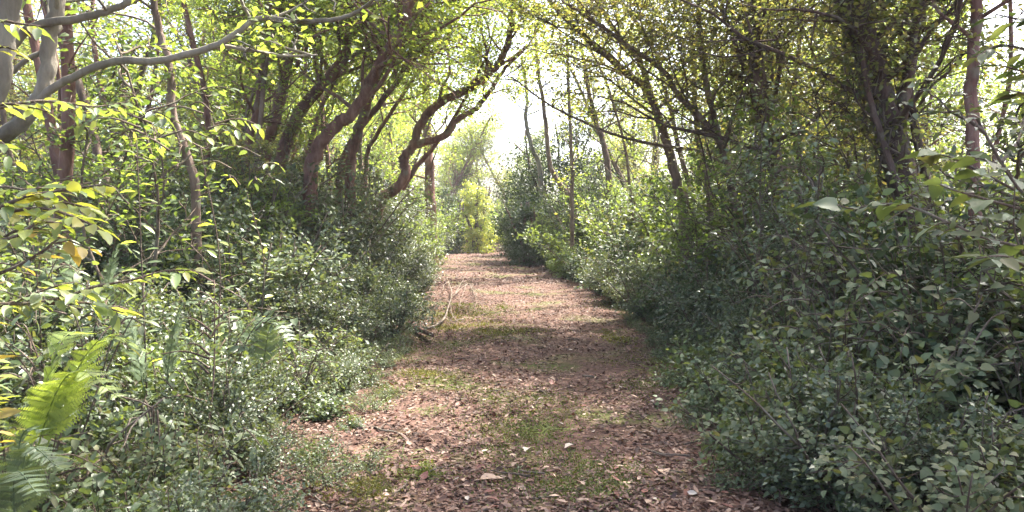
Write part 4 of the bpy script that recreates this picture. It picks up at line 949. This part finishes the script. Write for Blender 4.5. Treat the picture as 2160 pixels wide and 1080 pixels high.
for r in [[(955, 590, 0), (985, 565, -.1), (998, 572, -.3), (1010, 600, -.4), (1030, 625, -.5)], [(985, 566, -.1), (975, 590, -.3), (968, 620, -.4)], [(990, 568, -.2), (1005, 590, -.5), (1000, 625, -.6)], [(946, 560, 0), (935, 572, .1), (938, 590, .1)], [(950, 575, 0), (980, 560, .3), (1010, 556, .5)],
          [(990, 568, -.2), (1020, 592, .1), (1045, 612, .2)], [(953, 600, 0), (930, 590, .2), (915, 570, .3)], [(950, 610, 0), (958, 640, -.3), (985, 645, -.4)], [(960, 585, 0), (975, 560, 0), (985, 540, .1)], [(946, 560, 0), (940, 540, 0), (930, 522, .1)], [(980, 640, -.4), (950, 644, -.4), (960, 650, -.6)]]:
    mb = MB(); P = low(spline(fb([r])[0], 5)); P[1:-1] += rg.normal(0, .012, P[1:-1].shape); tube(mb, P, np.linspace(.009, .003, len(P)), 5)
    link('twig', mb.mesh('twig', M['dead'], True, bz), e)


# bare dead twigs poking out of the bushes, and grass tufts at the margin
for i, (x, y, D, dx, h, lab) in enumerate([(440, 560, 8.5, .5, 1.0, 'pale bare dead twigs standing in the evergreen bushes by the red trunks'), (520, 640, 7.5, .4, .5, 'broken grey stick leaning out of the small glossy bush'), (690, 590, 11, .7, .35, 'dark dead bough lying across the evergreen bushes'),
        (1800, 820, 5.0, .35, .4, 'thin bare twig crossing the heart-leaved bushes'), (2110, 880, 4.4, .5, .25, 'pale dry stick slanting under the large pale-backed leaves'), (1320, 560, 13, .5, .8, 'bare brown twigs in the dark bushes beside the path'), (330, 1040, 4.2, .12, .3, 'short snapped branch stub among the ferns'), (230, 940, 4.0, .3, .5, 'long dry reddish stem slanting among the ferns')]):
    rg = np.random.default_rng(970 + i); p = at(x, y, D); b = np.array([p[0], D, float(ground(p[0], D))]); e = empty('dead_twig', b, lab, 'twig'); top = p + np.array([dx * rg.choice([-1, 1]), rg.normal(0, .1), h * .5])
    P = spline([b, (b + p) / 2 + rg.normal(0, .04, 3), p, top], 5); mb = MB(); tube(mb, P, np.linspace(.013, .004, len(P)), 5, rg, .08); link('stem', mb.mesh('stem', M['dead' if i % 3 else 'twig'], True, b), e)
    for j in range(7):
        k = int(rg.uniform(7, len(P) - 1)); w = grow_path(P[k], rg.normal(0, 1, 3) * (1, .6, .5) + (0, 0, .3), rg.uniform(.15, .45), 4, rg, .03, .28); mb = MB(); tube(mb, w, np.linspace(.005, .002, 5), 4); link('twig', mb.mesh('twig', M['dead' if i % 3 else 'twig'], True, b), e)
def grass_mesh(seed):
    rg = np.random.default_rng(seed); n = 46; a = rg.uniform(0, 6.28, n); P = np.stack([rg.normal(0, .1, n), rg.normal(0, .1, n), np.zeros(n)], -1); mb = MB()
    scatter(mb, leaf_t5(.03, .01, .55), P, np.stack([np.cos(a) * .6, np.sin(a) * .6, np.full(n, 1.)], -1), np.stack([-np.cos(a), -np.sin(a), np.full(n, .6)], -1), rg.uniform(.05, .14, n)); return mb.mesh('grass_tuft', M['moss'])
GM = [grass_mesh(981), grass_mesh(982)]
for i, (x, y, lab) in enumerate([(1395, 775, 'yellowish grass tuft on the moss by the heart-leaved bushes'), (1375, 790, 'short grass tuft beside the yellowish one'), (905, 880, 'grass tuft between the forked stick and the moss tuft'), (830, 985, 'grass tuft near the bright yellow moss'), (1450, 880, 'grass tuft by the thin brown stick'), (1300, 700, 'grass tuft at the foot of the dark bushes'), (1520, 960, 'grass tuft near the strap-leaved plant'), (860, 770, 'grass tuft at the wide green moss patch'), (1150, 915, 'grass tuft in the large faint moss patch')]):
    D = CAM_Z * F / (y - 470); c = at(x, y, D); o = link('grass_tuft', GM[i % 2], None, (c[0], c[1], float(ground(c[0], c[1])) + .01)); o.rotation_euler = (0, 0, i * 1.3); o.scale = (1.1, 1.1, .9); tag(o, lab, 'grass')

# ------------------------------------------------------------------ haze added to lift the shadows and veil the view
hz = MB(); x0, x1, y0, y1, z0, z1 = -410, 410, -210, 510, -1.6, 16
hz.add([(x, y, z) for x in (x0, x1) for y in (y0, y1) for z in (z0, z1)], [np.array([[0, 1, 3, 2], [4, 6, 7, 5], [0, 4, 5, 1], [2, 3, 7, 6], [0, 2, 6, 4], [1, 5, 7, 3]])])
m, nt, new, ln, out = nodes('added_haze')
pv = new('ShaderNodeVolumePrincipled'); pv.inputs['Color'].default_value = (.95, .96, 1, 1); pv.inputs['Density'].default_value = .0008
ln(pv.outputs[0], out.inputs['Volume'])
tag(link('haze', hz.mesh('haze', m)), 'thin haze added to lift shadows and veil the woodland', 'haze', kind='stuff')
